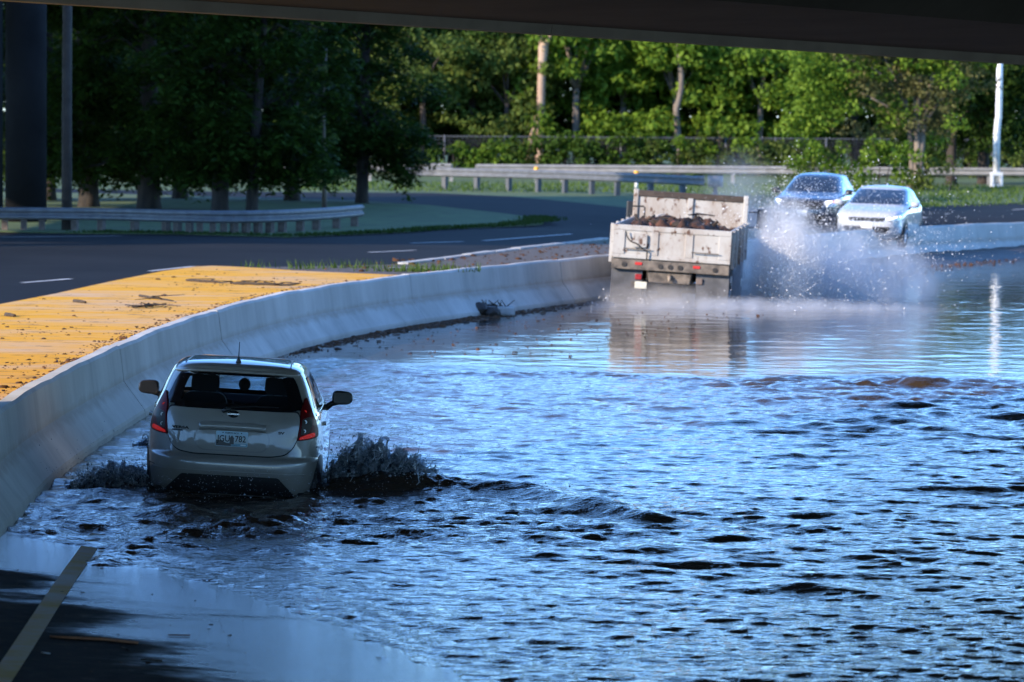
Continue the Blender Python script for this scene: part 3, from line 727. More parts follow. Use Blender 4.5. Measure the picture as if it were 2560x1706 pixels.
for i, px in enumerate(range(-200, 2860, 190)): wtree(px + r_.uniform(-30, 30), 220 + r_.uniform(-2, 3), 3, 1.15)
# the bare pale trunk with vine leaves round its foot
c = PD(1352, 330, 201.5)
pt = empty('pale_trunked_tree', (c.x, 201.5, GZ), label='tall pale bare trunk with a leafy clump of vine around its middle', cat='tree')
mb = MB(); mb.tube([(0, 0, -.3), (-.02, 0, .8), (-.02, 0, 3.0), (.03, 0, 5.6), (.1, 0, 6.6), (.16, 0, 6.9)], [.36, .27, .22, .21, .27, .22], 12)
mb.tube([(.12, 0, 6.6), (-.1, 0, 7.3), (-.35, .1, 8.8), (-.4, .1, 11)], [.2, .16, .13, .09], 9); mb.tube([(.15, 0, 6.6), (.4, 0, 7.1), (.7, .1, 8.0)], [.16, .14, .1], 8)
mb.tube([(-.9, .2, -.2), (-.55, .1, 1.6), (-.25, 0, 3.0)], [.16, .13, .1], 8)
mb.build('trunk', M['bark_pale'], pt, True)
V, F = leaf_cards([((.05, -.15, 3.3), (.62, .45, .4)), ((-.25, -.2, 2.9), (.6, .4, .35)), ((.35, -.2, 2.7), (.5, .4, .5)), ((.1, -.2, 2.4), (.5, .4, .35))], 150, .26, 91, .5)
link('vine', np_mesh('vine', V, F, M['leaf_bright']), pt)
V, F = leaf_cards([((-.4, .1, 10.6), (1.4, 1.4, .9)), ((.6, .1, 9.0), (1.1, 1.1, .7)), ((-1.2, .3, 9.9), (1., 1., .7))], 160, .3, 92, .3)
link('crown', np_mesh('crown', V, F, M['leaf_mid']), pt)
# leaning grey stem between the bright trees
c = PD(1700, 330, 201.8)
mb = MB(); mb.tube([(0, 0, -.2), (-.05, 0, 1.2), (-.2, 0, 3.4), (.05, 0, 4.5), (.05, 0, 5.2), (-.25, .2, 7.5)], [.2, .17, .15, .15, .14, .1], 9)
st = empty('leaning_tree', (c.x, 201.8, GZ), label='thin crooked grey stem among bright green leaves behind the fence', cat='tree'); mb.build('trunk', M['bark_grey'], st, True)
V, F = leaf_cards([((-.3, .3, 8.0), (1.5, 1.3, .9)), ((.8, .2, 7.0), (1.1, 1., .6))], 150, .3, 93, .3); link('crown', np_mesh('crown', V, F, M['leaf_bright']), st)
# vines and shrubs on the fence
def bush(px, D, wd, ht, seed, mat, label, group=None, name='fence_vine', per=170, size=.22, dp=.6):
    r = random.Random(seed); bl = []
    for i in range(int(wd * 5)):
        x = r.uniform(-wd / 2, wd / 2); z = r.uniform(.1, ht) * (1 - .25 * abs(x) / (wd / 2)); q = r.uniform(.28, .55)
        bl.append(((x, r.uniform(-dp, dp) * .5, z), (q, q * .8, q * .75)))
    V, F = leaf_cards(bl, per, size, seed, .1)
    c = PD(px, 440, D); root = empty(name, (c.x, D, GZ), label=label, cat='shrub' if name != 'fence_vine' else 'vine', group=group)
    link('foliage', np_mesh('foliage', V, F, mat), root)
    for i in range(4):
        x = r.uniform(-wd / 2, wd / 2) * .8; mb = MB(); mb.tube([(x, 0, -.1), (x + r.uniform(-.2, .2), 0, ht * .5), (x + r.uniform(-.4, .4), 0, ht * .85)], [.03, .022, .01], 5); mb.build('stem', M['bark'], root)
    return root
for i, (px, wd, ht, m) in enumerate(((1080, 4, 2.0, 'leaf_vine'), (1190, 4, 1.7, 'leaf_bright'), (1290, 3.6, 1.9, 'leaf_vine'), (1390, 4, 2.3, 'leaf_vine'), (1490, 4, 2.2, 'leaf_vine'), (1590, 4, 2.2, 'leaf_vine'), (1690, 4, 2.1, 'leaf_mid'), (1790, 4, 2.8, 'leaf_bright'), (1880, 3.4, 1.9, 'leaf_mid'), (1990, 4, 1.7, 'leaf_mid'), (2110, 4, 1.7, 'leaf_dark'), (2240, 4.4, 1.6, 'leaf_dark'), (2380, 4.4, 1.6, 'leaf_dark'), (2520, 4.4, 1.7, 'leaf_mid'))):
    bush(px, 198.4, wd, ht, 60 + i, M[m], 'leafy green vine mass climbing the chain link fence', 'vines on the fence')
for i, px in enumerate(range(880, 2700, 140)):
    bush(px, 207.5, 4.2, 3.6, 160 + i, M['leaf_dark'], 'dark undergrowth bush beneath the woodland trees behind the fence', 'undergrowth behind the fence', name='undergrowth_bush', per=150, size=.26, dp=1.2)
# right hand tree with several stems, olive crown
c = P(2290, 474, GZ)
rt = empty('roadside_tree', c, label='broad olive green tree with several pale stems on the far right grass', cat='tree')
mb = MB()
for (x, lx, r0) in ((-.18, -.5, .12), (.02, .1, .17), (.16, .5, .13), (-.02, -.1, .1)):
    mb.tube([(x * 1.5, 0, -.2), (x, 0, .9), (x + lx * .25, 0, 2.6), (x + lx * .9, .1, 4.6), (x + lx * 2.2, .1, 7.2)], [r0 * 1.5, r0, r0 * .9, r0 * .6, r0 * .3], 8)
for (x0, z0, x1, z1) in ((-.2, 2.4, -2.6, 4.2), (-.3, 3, -1.7, 6.0), (.2, 2.6, 1.7, 4.4), (.3, 3.4, 1.2, 6.8), (-.5, 4, -3.2, 5.6)):
    mb.tube([(x0, 0, z0), ((x0 + x1) / 2, -.2, (z0 + z1) / 2 + .3), (x1, -.3, z1)], [.09, .06, .025], 6)
mb.build('trunk', M['bark_grey'], rt, True)
rr = random.Random(8); olive = []; green = []
for i in range(170):
    x = rr.uniform(-5.4, 2.9); z = rr.uniform(2.3, 8.8); 
    if ((x + 1.3) / 4.2) ** 2 + ((z - 5.2) / 3.6) ** 2 > 1: continue
    q = rr.uniform(.5, .95); b_ = ((x, rr.uniform(-1.6, 1.6), z), (q, q, q * .6))
    (green if (x < -3.2 or rr.random() < .3) else olive).append(b_)  # left side mostly bright leaves: sunlight put into the colour
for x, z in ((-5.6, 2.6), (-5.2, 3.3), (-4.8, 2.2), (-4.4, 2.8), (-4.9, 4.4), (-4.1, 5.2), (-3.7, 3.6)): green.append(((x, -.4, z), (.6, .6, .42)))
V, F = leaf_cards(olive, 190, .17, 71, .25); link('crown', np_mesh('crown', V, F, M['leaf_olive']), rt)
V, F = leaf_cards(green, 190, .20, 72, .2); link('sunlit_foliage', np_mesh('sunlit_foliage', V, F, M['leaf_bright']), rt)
bush(2150, 160.5, 5.4, 2.3, 140, M['leaf_bright'], 'bright green shrub growing under the olive green tree', name='shrub', per=210, size=.2, dp=1.6)
bush(2040, 162, 2.6, 1.6, 141, M['leaf_mid'], 'low yellowish shrub beside the bright shrub under the tree', name='shrub', per=160, size=.17, dp=1.2)
bush(2345, 160.5, 2.0, 1.5, 142, M['leaf_mid'], 'small shrub at the right of the pale tree stems', name='shrub', per=160, size=.17, dp=1.)
# two trees at the far right, their shade put into the dark leaf colour
dk = tree_mesh('far_dark', 8.8, .24, 8, 77, 2.9, M['bark'], M['leaf_dark'], 170, .22, 1.7, droop=.3, fork=.3)
for px, py, rz_, sc in ((2378, 461, .4, 1.0), (2458, 460, 2.2, 1.1), (2640, 460, 1.2, 1.05)):
    c = P(px, py, GZ); plant_tree(dk, c, rz_, sc, 'dark_tree', 'tree with leaves darkened for shade and a black trunk beside the lamp post', 'dark trees beside the lamp post')
# the dark trees of the island
def pinnate(blobs, seed, size, per):
    """hanging sprays: layers of small leaves along drooping twigs"""
    r = np.random.default_rng(seed); C = []; Dv = []
    for (c, rad) in blobs:
        nb = max(5, int(per * rad))
        for i in range(nb):
            a = r.uniform(0, 6.283); L = rad * r.uniform(.6, 1.15); st_ = np.array(c) + r.normal(size=3) * rad * .18
            k = 16; t_ = np.linspace(.1, 1, k)
            p = st_ + np.stack([np.cos(a) * L * t_, np.sin(a) * L * t_, -.55 * L * t_ ** 2 + r.uniform(-.1, .25) * L * t_], 1)
            p += r.normal(size=p.shape) * .05; C.append(p)
            d = np.stack([np.full(k, np.cos(a + 1.4)), np.full(k, np.sin(a + 1.4)), np.full(k, -.35)], 1) * np.where(np.arange(k) % 2, 1, -1)[:, None]; d[:, 2] = -.4; Dv.append(d)
    C = np.concatenate(C); Dv = np.concatenate(Dv); n = len(C); Dv += r.normal(size=(n, 3)) * .25; Dv /= np.linalg.norm(Dv, axis=1)[:, None]
    up = np.array([0, 0, 1.0]) + r.normal(size=(n, 3)) * .3; b = np.cross(Dv, up); b /= np.linalg.norm(b, axis=1)[:, None]
    L = (size * (.7 + .6 * r.random(n)))[:, None]
    V = np.stack([C, C + Dv * L * .5 + b * L * .24, C + Dv * L, C + Dv * L * .5 - b * L * .24], 1).reshape(-1, 3)
    return V, np.arange(4 * n).reshape(n, 4)
def island_tree(px, base_py, tr, h, seed, wd, low, label, lean=0, lowside=None, nb=100):
    c = P(px, base_py, GZ); root = empty('island_tree', c, label=label, cat='tree'); r = random.Random(seed); mb = MB()
    mb.tube([(0, 0, -.3), (0, 0, .3), (lean * .1, 0, 1.6), (lean * .4, 0, 4), (lean, 0, h * .75)], [tr * 1.45, tr * 1.1, tr, tr * .8, tr * .4], 12); bl = []
    for i in range(nb):
        a = r.uniform(0, 6.283); rr = wd * math.sqrt(r.uniform(.02, 1)); z = low + (h - low) * r.random() ** 1.5
        x, y = math.cos(a) * rr + lean * .5, math.sin(a) * rr * .8
        if z < 2.0 and abs(x) < .55: z += .6
        bl.append(((x, y, z), r.uniform(.55, 1.05)))
        if i % 3 == 0: mb.tube([(lean * .3, 0, min(h * .6, max(1.6, z - .3))), (x * .5, y * .5, z + .35), (x, y, z)], [tr * .3, tr * .16, .015], 5)
    for q in (lowside or ()): bl.append((q, .7)); mb.tube([(lean * .3, 0, 3), (q[0] * .6, q[1], max(2.6, q[2] + .9)), q], [tr * .25, .05, .015], 5)
    mb.build('trunk', M['bark'], root, True)
    V, F = pinnate(bl, seed, .21, 20); link('crown', np_mesh('crown', V, F, M['leaf_dark']), root); return root
island_tree(372, 527, .34, 11, 201, 2.8, 1.15, 'dark drooping tree with the thickest trunk behind the low guardrail', nb=125)
island_tree(550, 536, .24, 10.5, 202, 2.5, 1.2, 'dark tree with straight trunk second from the thickest trunk', .2, nb=115)
island_tree(630, 537, .17, 10.5, 203, 2.6, 1.2, 'dark tree with slim trunk between the straight trunk and the sapling', .5, nb=115)
island_tree(222, 522, .30, 10, 204, 2.2, 1.0, 'dark leaning tree next to the timber pole', -.3, nb=105)
island_tree(905, 512, .2, 10, 205, 2.2, 1.6, 'dark tree whose low branch droops over the ramp by the tall posted guardrail', .2, nb=120, lowside=[(1.0, -.5, 1.5), (1.3, -.6, 1.2), (1.4, -.4, 1.8), (.8, -.7, 1.9), (1.45, -.5, .95)])
island_tree(730, 505, .25, 11, 206, 2.8, 1.2, 'dark tree farthest back on the island beyond the sapling', 0, nb=125)
island_tree(450, 500, .25, 11, 207, 2.8, 1.3, 'dark tree farthest back on the island beyond the thick trunk', 0, nb=125)
island_tree(120, 505, .25, 11, 208, 2.8, 1.4, 'dark tree farthest back on the island beyond the round pier', 0, nb=125)
# sapling
c = P(811, 524, GZ); sp_ = empty('sapling', c, label='slender sapling with yellow green leaves behind the end of the low guardrail', cat='tree')
mb = MB(); mb.tube([(0, 0, -.2), (0, 0, 1.2), (-.05, 0, 3), (.05, 0, 5.2)], [.09, .07, .05, .02], 8); mb.build('trunk', M['bark_grey'], sp_, True)
V, F = pinnate([((0, -.1, .9 + i * .45), .55 - .03 * i) for i in range(9)] + [((.35, -.2, 1.1), .45), ((-.3, -.2, 1.5), .4)], 210, .16, 9); link('crown', np_mesh('crown', V, F, M['leaf_mid']), sp_)

# ------------------------------------------------------------------ grass blades (stuff)
def blades(name, P_, hmin, hmax, label, parent=None, wd=.02):
    P_ = np.asarray(P_, float); n = len(P_); r = np.random.default_rng(len(name) + n)
    a = r.random(n) * 6.283; hh = hmin + (hmax - hmin) * r.random(n) ** 1.5; ln = hh * r.uniform(.1, .6, n); b = r.random(n) * 6.283
    dx = np.cos(a) * wd; dy = np.sin(a) * wd
    V = np.stack([P_ + np.stack([-dx, -dy, 0 * dx], 1), P_ + np.stack([dx, dy, 0 * dx], 1), P_ + np.stack([np.cos(b) * ln, np.sin(b) * ln, hh], 1)], 1).reshape(-1, 3)
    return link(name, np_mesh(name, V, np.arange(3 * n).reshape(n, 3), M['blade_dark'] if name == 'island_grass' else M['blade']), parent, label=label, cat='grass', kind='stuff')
g = []
for i in range(9000):                                   # right verge between barrier and upper road
    D = random.uniform(94, 124); o = -random.uniform(.12, 2.2); x, y = off(o, s_of_D(D)); g.append((float(x), float(y), .84 + float(dip(x, y))))
blades('verge_grass', g, .05, .22, 'rough green grass on the verge behind the right end of the barrier')
g = []
for i in range(14000):                                  # lit bank beyond the upper road
    x = random.uniform(-9, 24); y = random.uniform(126, 172)
    if x < 6 and y < 152: continue
    if y < np.interp(x, (6, 13, 18, 24), (127, 128, 135.5, 142)): continue
    g.append((x, y, GZ))
blades('bank_grass', g, .05, .20, 'mown green grass bank beyond the upper road', wd=.035)
g = []
for i in range(6000):
    k = random.random(); q = random.choice(range(3, 13)); a, b = isl[q], isl[q + 1]
    g.append((a[0] + (b[0] - a[0]) * k + random.gauss(0, .25), a[1] + (b[1] - a[1]) * k + abs(random.gauss(.3, .3)), GZ + .04))
def inside(x, y, pg):
    c = False
    for (x0, y0), (x1, y1) in zip(pg, pg[1:] + pg[:1]):
        if (y0 > y) != (y1 > y) and x < (x1 - x0) * (y - y0) / (y1 - y0) + x0: c = not c
    return c
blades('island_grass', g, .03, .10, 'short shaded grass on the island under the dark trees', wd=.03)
g = []
for (px, py, n, sx) in ((1040, 680, 260, 1.0), (880, 671, 120, .8), (1100, 676, 90, .7), (770, 673, 60, .5), (640, 669, 30, .4)):
    c = P(px, py, .85)
    for i in range(n): g.append((c.x + random.gauss(0, sx * .5), c.y + abs(random.gauss(0, .35)), .845))
blades('weed_tufts', g, .06, .22, 'small green weed tufts where the yellow median meets the barrier', wd=.012)
# ------------------------------------------------------------------ car bodies: stacked plan-view slices
class Body:
    def __init__(s, knots):
        k = np.array(knots, float); s.z = k[:, 0]; s.k = k
    def at(s, z):
        return [np.interp(z, s.z, s.k[:, i]) for i in (1, 2, 3, 4)]      # half width, rear y, front y, exponent
    def slice(s, z, n=96):
        w_, yr, yf, p = s.at(z); yc, L = (yr + yf) / 2, (yf - yr) / 2; out = []
        for i in range(n):
            a = 2 * math.pi * i / n; c, q = math.cos(a), math.sin(a)
            out.append((w_ * math.copysign(abs(c) ** (2 / p), c), yc + L * math.copysign(abs(q) ** (2 / p), q), z))
        return out
    def end_y(s, x, z, front):
        w_, yr, yf, p = s.at(z); yc, L = (yr + yf) / 2, (yf - yr) / 2
        q = max(0, 1 - min(1, abs(x) / w_) ** p) ** (1 / p); return yc + (L * q if front else -L * q)
    def side_x(s, y, z, sg):
        w_, yr, yf, p = s.at(z); yc, L = (yr + yf) / 2, (yf - yr) / 2
        return sg * w_ * max(0, 1 - min(1, abs((y - yc) / L)) ** p) ** (1 / p)
    def shell(s, name, mat, parent, zs, hole=None, n=96, inset=0, smooth=True):
        V = []; F = []
        for z in zs:
            for (x, y, zz) in s.slice(z, n):
                if inset:
                    w_, yr, yf, p = s.at(z); yc = (yr + yf) / 2
                    x *= 1 - inset / max(.2, w_); y = yc + (y - yc) * (1 - inset / max(.4, (yf - yr) / 2)); zz -= inset * (1 if z > 1.3 else 0)
                V.append((x, y, zz))
        for i in range(len(zs) - 1):
            for j in range(n):
                q = (i * n + j, i * n + (j + 1) % n, (i + 1) * n + (j + 1) % n, (i + 1) * n + j)
                c = sum((Vector(V[k]) for k in q), Vector()) / 4
                if hole and hole(c): continue
                F.append(q)
        F.append(tuple((len(zs) - 1) * n + j for j in range(n))); F.append(tuple(range(n))[::-1])
        me = mesh_data(name, V, F, mat, smooth); return link(name, me, parent)
    def patch(s, name, poly, mat, parent, where, offd=.006, skirt=.03, sub=.07, smooth=True, flatten=False):
        """outline drawn in (x,z) for front/rear or (y,z) for a side, laid on the body and made proud of it"""
        bm = bmesh.new(); vs = [bm.verts.new((p[0], p[1], 0)) for p in poly]; bm.faces.new(vs)
        bmesh.ops.triangulate(bm, faces=bm.faces)
        for _ in range(5):
            es = [e for e in bm.edges if e.calc_length() > sub]
            if not es: break
            bmesh.ops.subdivide_edges(bm, edges=es, cuts=1); bmesh.ops.triangulate(bm, faces=bm.faces)
        def pos(a, z):
            if where == 'rear': return Vector((a, s.end_y(a, z, False), z))
            if where == 'front': return Vector((a, s.end_y(a, z, True), z))
            return Vector((s.side_x(a, z, -1 if where == 'left' else 1), a, z))
        ref = {'rear': Vector((0, -1, 0)), 'front': Vector((0, 1, 0)), 'left': Vector((-1, 0, 0)), 'right': Vector((1, 0, 0))}[where]
        be = [e for e in bm.edges if e.is_boundary]; h = .012; inn = {}
        new = {}
        for v in bm.verts:
            a, z = v.co.x, v.co.y
            n = (pos(a + h, z) - pos(a - h, z)).cross(pos(a, z + h) - pos(a, z - h)); n = n.normalized() if n.length > 1e-9 else ref
            if n.dot(ref) < 0: n = -n
            p = pos(a, z); new[v] = p + n * offd; inn[v] = p - n * skirt
        for v in bm.verts: v.co = new[v]
        if skirt:
            lo = {}
            for e in be:
                for v in e.verts:
                    if v not in lo: lo[v] = bm.verts.new(inn[v])
            for e in be:
                a, b = e.verts; bm.faces.new((a, b, lo[b], lo[a]))
        bmesh.ops.recalc_face_normals(bm, faces=bm.faces)
        me = bpy.data.meshes.new(name); bm.to_mesh(me); bm.free(); me.materials.append(mat)
        if smooth: me.polygons.foreach_set('use_smooth', [True] * len(me.polygons))
        o = link(name, me, parent)
        if smooth and skirt:
            me.update(); 
            for e in me.edges: pass
            m = o.modifiers.new('split', 'EDGE_SPLIT'); m.split_angle = R(45)
        return o
    def pt(s, a, z, where, offd=.01):
        if where == 'rear': return Vector((a, s.end_y(a, z, False) - offd, z))
        if where == 'front': return Vector((a, s.end_y(a, z, True) + offd, z))
        sg = -1 if where == 'left' else 1
        return Vector((s.side_x(a, z, sg) + sg * offd, a, z))
def rounded(poly, r=.03, n=4):
    out = []; m = len(poly)
    for i in range(m):
        p0, p1, p2 = (Vector((*poly[(i + k) % m], 0)) for k in (-1, 0, 1))
        a, b = (p0 - p1), (p2 - p1); rr = min(r, a.length * .45, b.length * .45); a = p1 + a.normalized() * rr; b = p1 + b.normalized() * rr
        for k in range(n + 1):
            t_ = k / n; q = a * (1 - t_) ** 2 + p1 * 2 * t_ * (1 - t_) + b * t_ * t_; out.append((q.x, q.y))
    return out
def text_obj(name, txt, size, mat, parent, loc, rot, depth=.002, sx=1.0, bold=0):
    cu = bpy.data.curves.new(name, 'FONT'); cu.body = txt; cu.size = size; cu.extrude = depth; cu.align_x = 'CENTER'; cu.align_y = 'CENTER'; cu.offset = bold
    tmp = bpy.data.objects.new(name, cu); COL.objects.link(tmp)
    dg = bpy.context.evaluated_depsgraph_get(); me = bpy.data.meshes.new_from_object(tmp.evaluated_get(dg))
    bpy.data.objects.remove(tmp); me.materials.clear(); me.materials.append(mat)
    o = link(name, me, parent, loc, rot); o.scale = (sx, 1, 1); return o
def wheel(parent, x, y, r=.30, wd=.2, name='wheel', sgn=1):
    root = MB(); n = 28; V = []; 
    prof = [(-wd / 2, r * .62), (-wd / 2, r * .93), (-wd / 2 + .03, r), (wd / 2 - .03, r), (wd / 2, r * .93), (wd / 2, r * .62)]
    for i in range(n):
        a = 2 * math.pi * i / n
        for (u_, q) in prof: V.append((u_, math.cos(a) * q, math.sin(a) * q))
    m = len(prof); F = [(i * m + j, ((i + 1) % n) * m + j, ((i + 1) % n) * m + j + 1, i * m + j + 1) for i in range(n) for j in range(m - 1)]
    root.add(V, F); wh = root.build(name, M['rubber'], parent, True, loc=(x, y, r))
    k = MB()
    k.tube([(sgn * (wd / 2 - .05), 0, 0), (sgn * (wd / 2 - .03), 0, 0)], r * .64, 24)
    for i in range(5):
        a = 2 * math.pi * i / 5; c, q = math.cos(a), math.sin(a)
        k.tube([(sgn * (wd / 2 - .015), c * .03, q * .03), (sgn * (wd / 2 - .012), c * r * .6, q * r * .6)], [r * .10, r * .07], 6)
    k.build('rim', M['rim'], wh)
    return wh
def mirror(parent, body, sg, y, z, mat, w_=.21, h_=.15):
    x = body.side_x(y, z - .08, sg)
    mb = MB(); c = Vector((x + sg * (.06 + w_ / 2), y, z))
    rows_ = [(-.06, .75), (-.03, .98), (.03, 1.0), (.08, .8), (.11, .45)]; n = 16; V = []
    for (dy_, sc) in rows_:
        for i in range(n):
            a = 2 * math.pi * i / n; cx_, cz = math.cos(a), math.sin(a); e_ = 2 / 3.2
            V.append(c + Vector((math.copysign(abs(cx_) ** e_, cx_) * w_ / 2 * sc, dy_, math.copysign(abs(cz) ** e_, cz) * h_ / 2 * sc * (1 - .12 * sg * cx_))))
    F = [(i * n + j, i * n + (j + 1) % n, (i + 1) * n + (j + 1) % n, (i + 1) * n + j) for i in range(4) for j in range(n)] + [tuple(range(n)), tuple(4 * n + j for j in range(n))]
    mb.add(V, F); o = mb.build('door_mirror', mat, parent, True)
    k = MB(); k.tube([(x - sg * .03, y + .03, z - .15), (x + sg * .06, y + .02, z - .07), c + Vector((-sg * w_ * .2, .02, -h_ * .3))], [.035, .03, .035], 8); k.build('mirror_arm', M['black'], o, True)
    g_ = MB(); g_.prism(rounded([(c.x - w_ * .4, c.z - h_ * .38), (c.x + w_ * .4, c.z - h_ * .38), (c.x + w_ * .4, c.z + h_ * .38), (c.x - w_ * .4, c.z + h_ * .38)], .03), c.y - .068, c.y - .060); g_.build('mirror_glass', plain('mirror_glass', (.012, .012, .014), .15, 0, spec=.3), o)
    return o

# ------------------------------------------------------------------ the white hatchback
def paint(name, col, flake=0, metal=0, rough=.28, dirt=None):
    m, nt, b = new_mat(name); b.inputs['Metallic'].default_value = metal; b.inputs['Roughness'].default_value = rough
    b.inputs['Coat Weight'].default_value = 1; b.inputs['Coat Roughness'].default_value = .03
    n = noise(nt, 120, 2, .5); n2 = noise(nt, 2.5, 5, .6)
    d = dirt or tuple(c * .8 for c in col)
    sp = ramp(nt, n, [(.70, (0, 0, 0)), (.74, (1, 1, 1))])
    c = mixc(nt, ramp(nt, n2, [(.45, (0, 0, 0)), (.8, (.6, .6, .6))]), col, d)
    nt.links.new(mixc(nt, sp, c, tuple(q * .45 for q in col)), b.inputs['Base Color']); return m
hb_paint = paint('pearl_white_paint', (.215, .198, .170), rough=.32)
HB = Body([(.25, .80, .10, 4.02, 5), (.30, .825, .05, 4.07, 5), (.40, .845, .015, 4.12, 5), (.50, .852, .0, 4.13, 5), (.58, .853, .0, 4.12, 5), (.625, .852, .012, 4.11, 5), (.645, .851, .055, 4.10, 5), (.75, .850, .075, 4.05, 5), (.88, .843, .088, 3.95, 5), (.98, .828, .10, 3.75, 5), (1.05, .806, .118, 3.4, 5), (1.10, .785, .14, 3.15, 5), (1.21, .742, .205, 2.86, 4.8), (1.32, .700, .285, 2.60, 4.6), (1.43, .652, .355, 2.34, 4.4), (1.487, .618, .335, 2.16, 4.2), (1.52, .578, .345, 2.04, 4), (1.547, .50, .42, 1.86, 3.6), (1.564, .36, .62, 1.6, 3.2), (1.572, .14, .9, 1.3, 2.6)])
hbD, hbX, hbZ = 38.25, -2.84, float(road_z(39.6, 2.1)) - .04
hb = empty('hatchback', (hbX, hbD, hbZ), (R(-.3), R(3.0), R(1.0)), label='dirty pearl white hatchback seen from behind wading through the flood water', cat='car'); hb.scale = (1.06, 1, 1)
zs = sorted(set(list(np.linspace(.25, 1.05, 24)) + list(np.linspace(1.05, 1.572, 26)) + [.625, .645, 1.487]))
def hb_hole(c):
    if c.z > 1.48 or c.z < 1.09: return False
    yr, yf = HB.at(c.z)[1:3]
    if c.y < yr + .16 and abs(c.x) < HB.at(c.z)[0] - .17: return 1.15 < c.z < 1.45
    if c.y > yf - .22 and abs(c.x) < HB.at(c.z)[0] - .11: return 1.11 < c.z < 1.475
    if abs(c.x) > HB.at(c.z)[0] - .08 and .75 < c.y < 2.75: return 1.12 < c.z < 1.42
    return False
HB.shell('body', hb_paint, hb, zs, hb_hole, 160)
HB.shell('cabin_lining', M['void'], hb, [z for z in zs if z > .5], hb_hole, 160, inset=.035)
# rear glass: black printed border with a tinted pane inside
W_out = rounded([(-.665, 1.118), (-.30, 1.098), (.30, 1.098), (.665, 1.118), (.635, 1.22), (.575, 1.38), (.52, 1.468), (-.52, 1.468), (-.575, 1.38), (-.635, 1.22)], .05)
def border(body, where, outer, inner, name, mat, parent, offd):
    bm_p = []; n = len(outer)
    V = []; F = []
    def resamp(pl_, m=96):
        q = [Vector((*p, 0)) for p in pl_] + [Vector((*pl_[0], 0))]; d = [0]
        for a, b in zip(q[:-1], q[1:]): d.append(d[-1] + (b - a).length)
        c = sum(q[:-1], Vector()) / (len(q) - 1); out = []
        for i in range(m):
            ang = 2 * math.pi * i / m; best = None
            dv = Vector((math.cos(ang), math.sin(ang), 0))
            for a, b in zip(q[:-1], q[1:]):
                e_ = b - a; den = dv.x * e_.y - dv.y * e_.x
                if abs(den) < 1e-9: continue
                w0 = a - c; t_ = (w0.x * e_.y - w0.y * e_.x) / den; u_ = (w0.x * dv.y - w0.y * dv.x) / den
                if t_ > 0 and -1e-6 <= u_ <= 1 + 1e-6 and (best is None or t_ > best): best = t_
            out.append(c + dv * (best or 0))
        return out
    o_, i_ = resamp(outer), resamp(inner); m = len(o_)
    for k in range(4):
        for a, b in zip(o_, i_):
            p = a.lerp(b, k / 3); V.append(body.pt(p.x, p.y, where, offd))
    F = [(k * m + i, k * m + (i + 1) % m, (k + 1) * m + (i + 1) % m, (k + 1) * m + i) for k in range(3) for i in range(m)]
    mb = MB(); mb.add(V, F); return mb.build(name, mat, parent, True)
W_in = rounded([(-.52, 1.165), (.52, 1.165), (.47, 1.34), (.43, 1.435), (-.43, 1.435), (-.47, 1.34)], .05)
M['piano'] = plain('gloss_black', (.006, .006, .007), .12)
glass_r = HB.patch('rear_window', W_out, glass_mat('tinted_glass', (.80, .88, .92)), hb, 'rear', .004, 0)
border(HB, 'rear', W_out, W_in, 'printed_border', M['piano'], glass_r, .010)
HB.patch('windscreen', rounded([(-.70, 1.09), (.70, 1.09), (.57, 1.48), (-.57, 1.48)], .05), glass_mat('screen_glass', (.80, .93, .97)), hb, 'front', .004, 0)
for sd in ('left', 'right'):
    HB.patch('side_window', rounded([(.62, 1.13), (1.55, 1.09), (1.55, 1.42), (.85, 1.42)], .05), glass_mat('side_glass', (.25, .27, .28)), hb, sd, .004, 0)
    HB.patch('side_window', rounded([(1.62, 1.09), (2.78, 1.08), (2.1, 1.43), (1.62, 1.43)], .05), glass_mat('side_glass', (.25, .27, .28)), hb, sd, .004, 0)
    HB.patch('window_trim', rounded([(.60, 1.055), (2.85, 1.045), (2.85, 1.072), (.60, 1.085)], .008), M['chrome'], hb, sd, .008, .01)
    HB.patch('door_handle', rounded([(1.02, .93), (1.2, .93), (1.2, .965), (1.02, .965)], .012), hb_paint, hb, sd, .03, .03)
    HB.patch('wheel_arch', [(.72 + math.cos(q) * .35, .31 + max(-.05, math.sin(q) * .35)) for q in np.linspace(0, 2 * math.pi, 30)[:-1]], M['black'], hb, sd, .004, .01)
    HB.patch('wheel_arch', [(3.3 + math.cos(q) * .35, .31 + max(-.05, math.sin(q) * .35)) for q in np.linspace(0, 2 * math.pi, 30)[:-1]], M['black'], hb, sd, .004, .01)
    sg = -1 if sd == 'left' else 1
    wheel(hb, sg * .715, .72, .305, .19, sgn=sg); wheel(hb, sg * .73, 3.3, .305, .19, sgn=sg)
    mirror(hb, HB, sg, 2.42, 1.13, M['black'])
# tailgate panel with shut line, spoiler lip, lamps
HB.patch('tailgate', rounded([(-.60, 1.10), (.60, 1.10), (.622, 1.03), (.612, .86), (.57, .75), (.50, .682), (.36, .660), (-.36, .660), (-.50, .682), (-.57, .74), (-.612, .86), (-.622, 1.03)], .04), hb_paint, hb, 'rear', .012, .02)
gap = M['void']
HB.patch('shut_line', rounded([(-.612, 1.12), (.612, 1.12), (.633, 1.03), (.623, .855), (.58, .742), (.508, .672), (.365, .649), (-.365, .649), (-.508, .672), (-.58, .742), (-.623, .855), (-.633, 1.03)], .04), gap, hb, 'rear', .004, .005)
tg = empty('number_plate_recess'); bpy.data.objects.remove(tg)
HB.patch('plate_surround', rounded([(-.33, .905), (-.295, .985), (.295, .985), (.33, .905), (.365, .82), (.34, .73), (.28, .690), (-.28, .690), (-.34, .73), (-.365, .82)], .05), paint('pearl_shadow_paint', (.18, .166, .145)), hb, 'rear', .017, .01)  # darker body paint: shade of the recess put into the colour
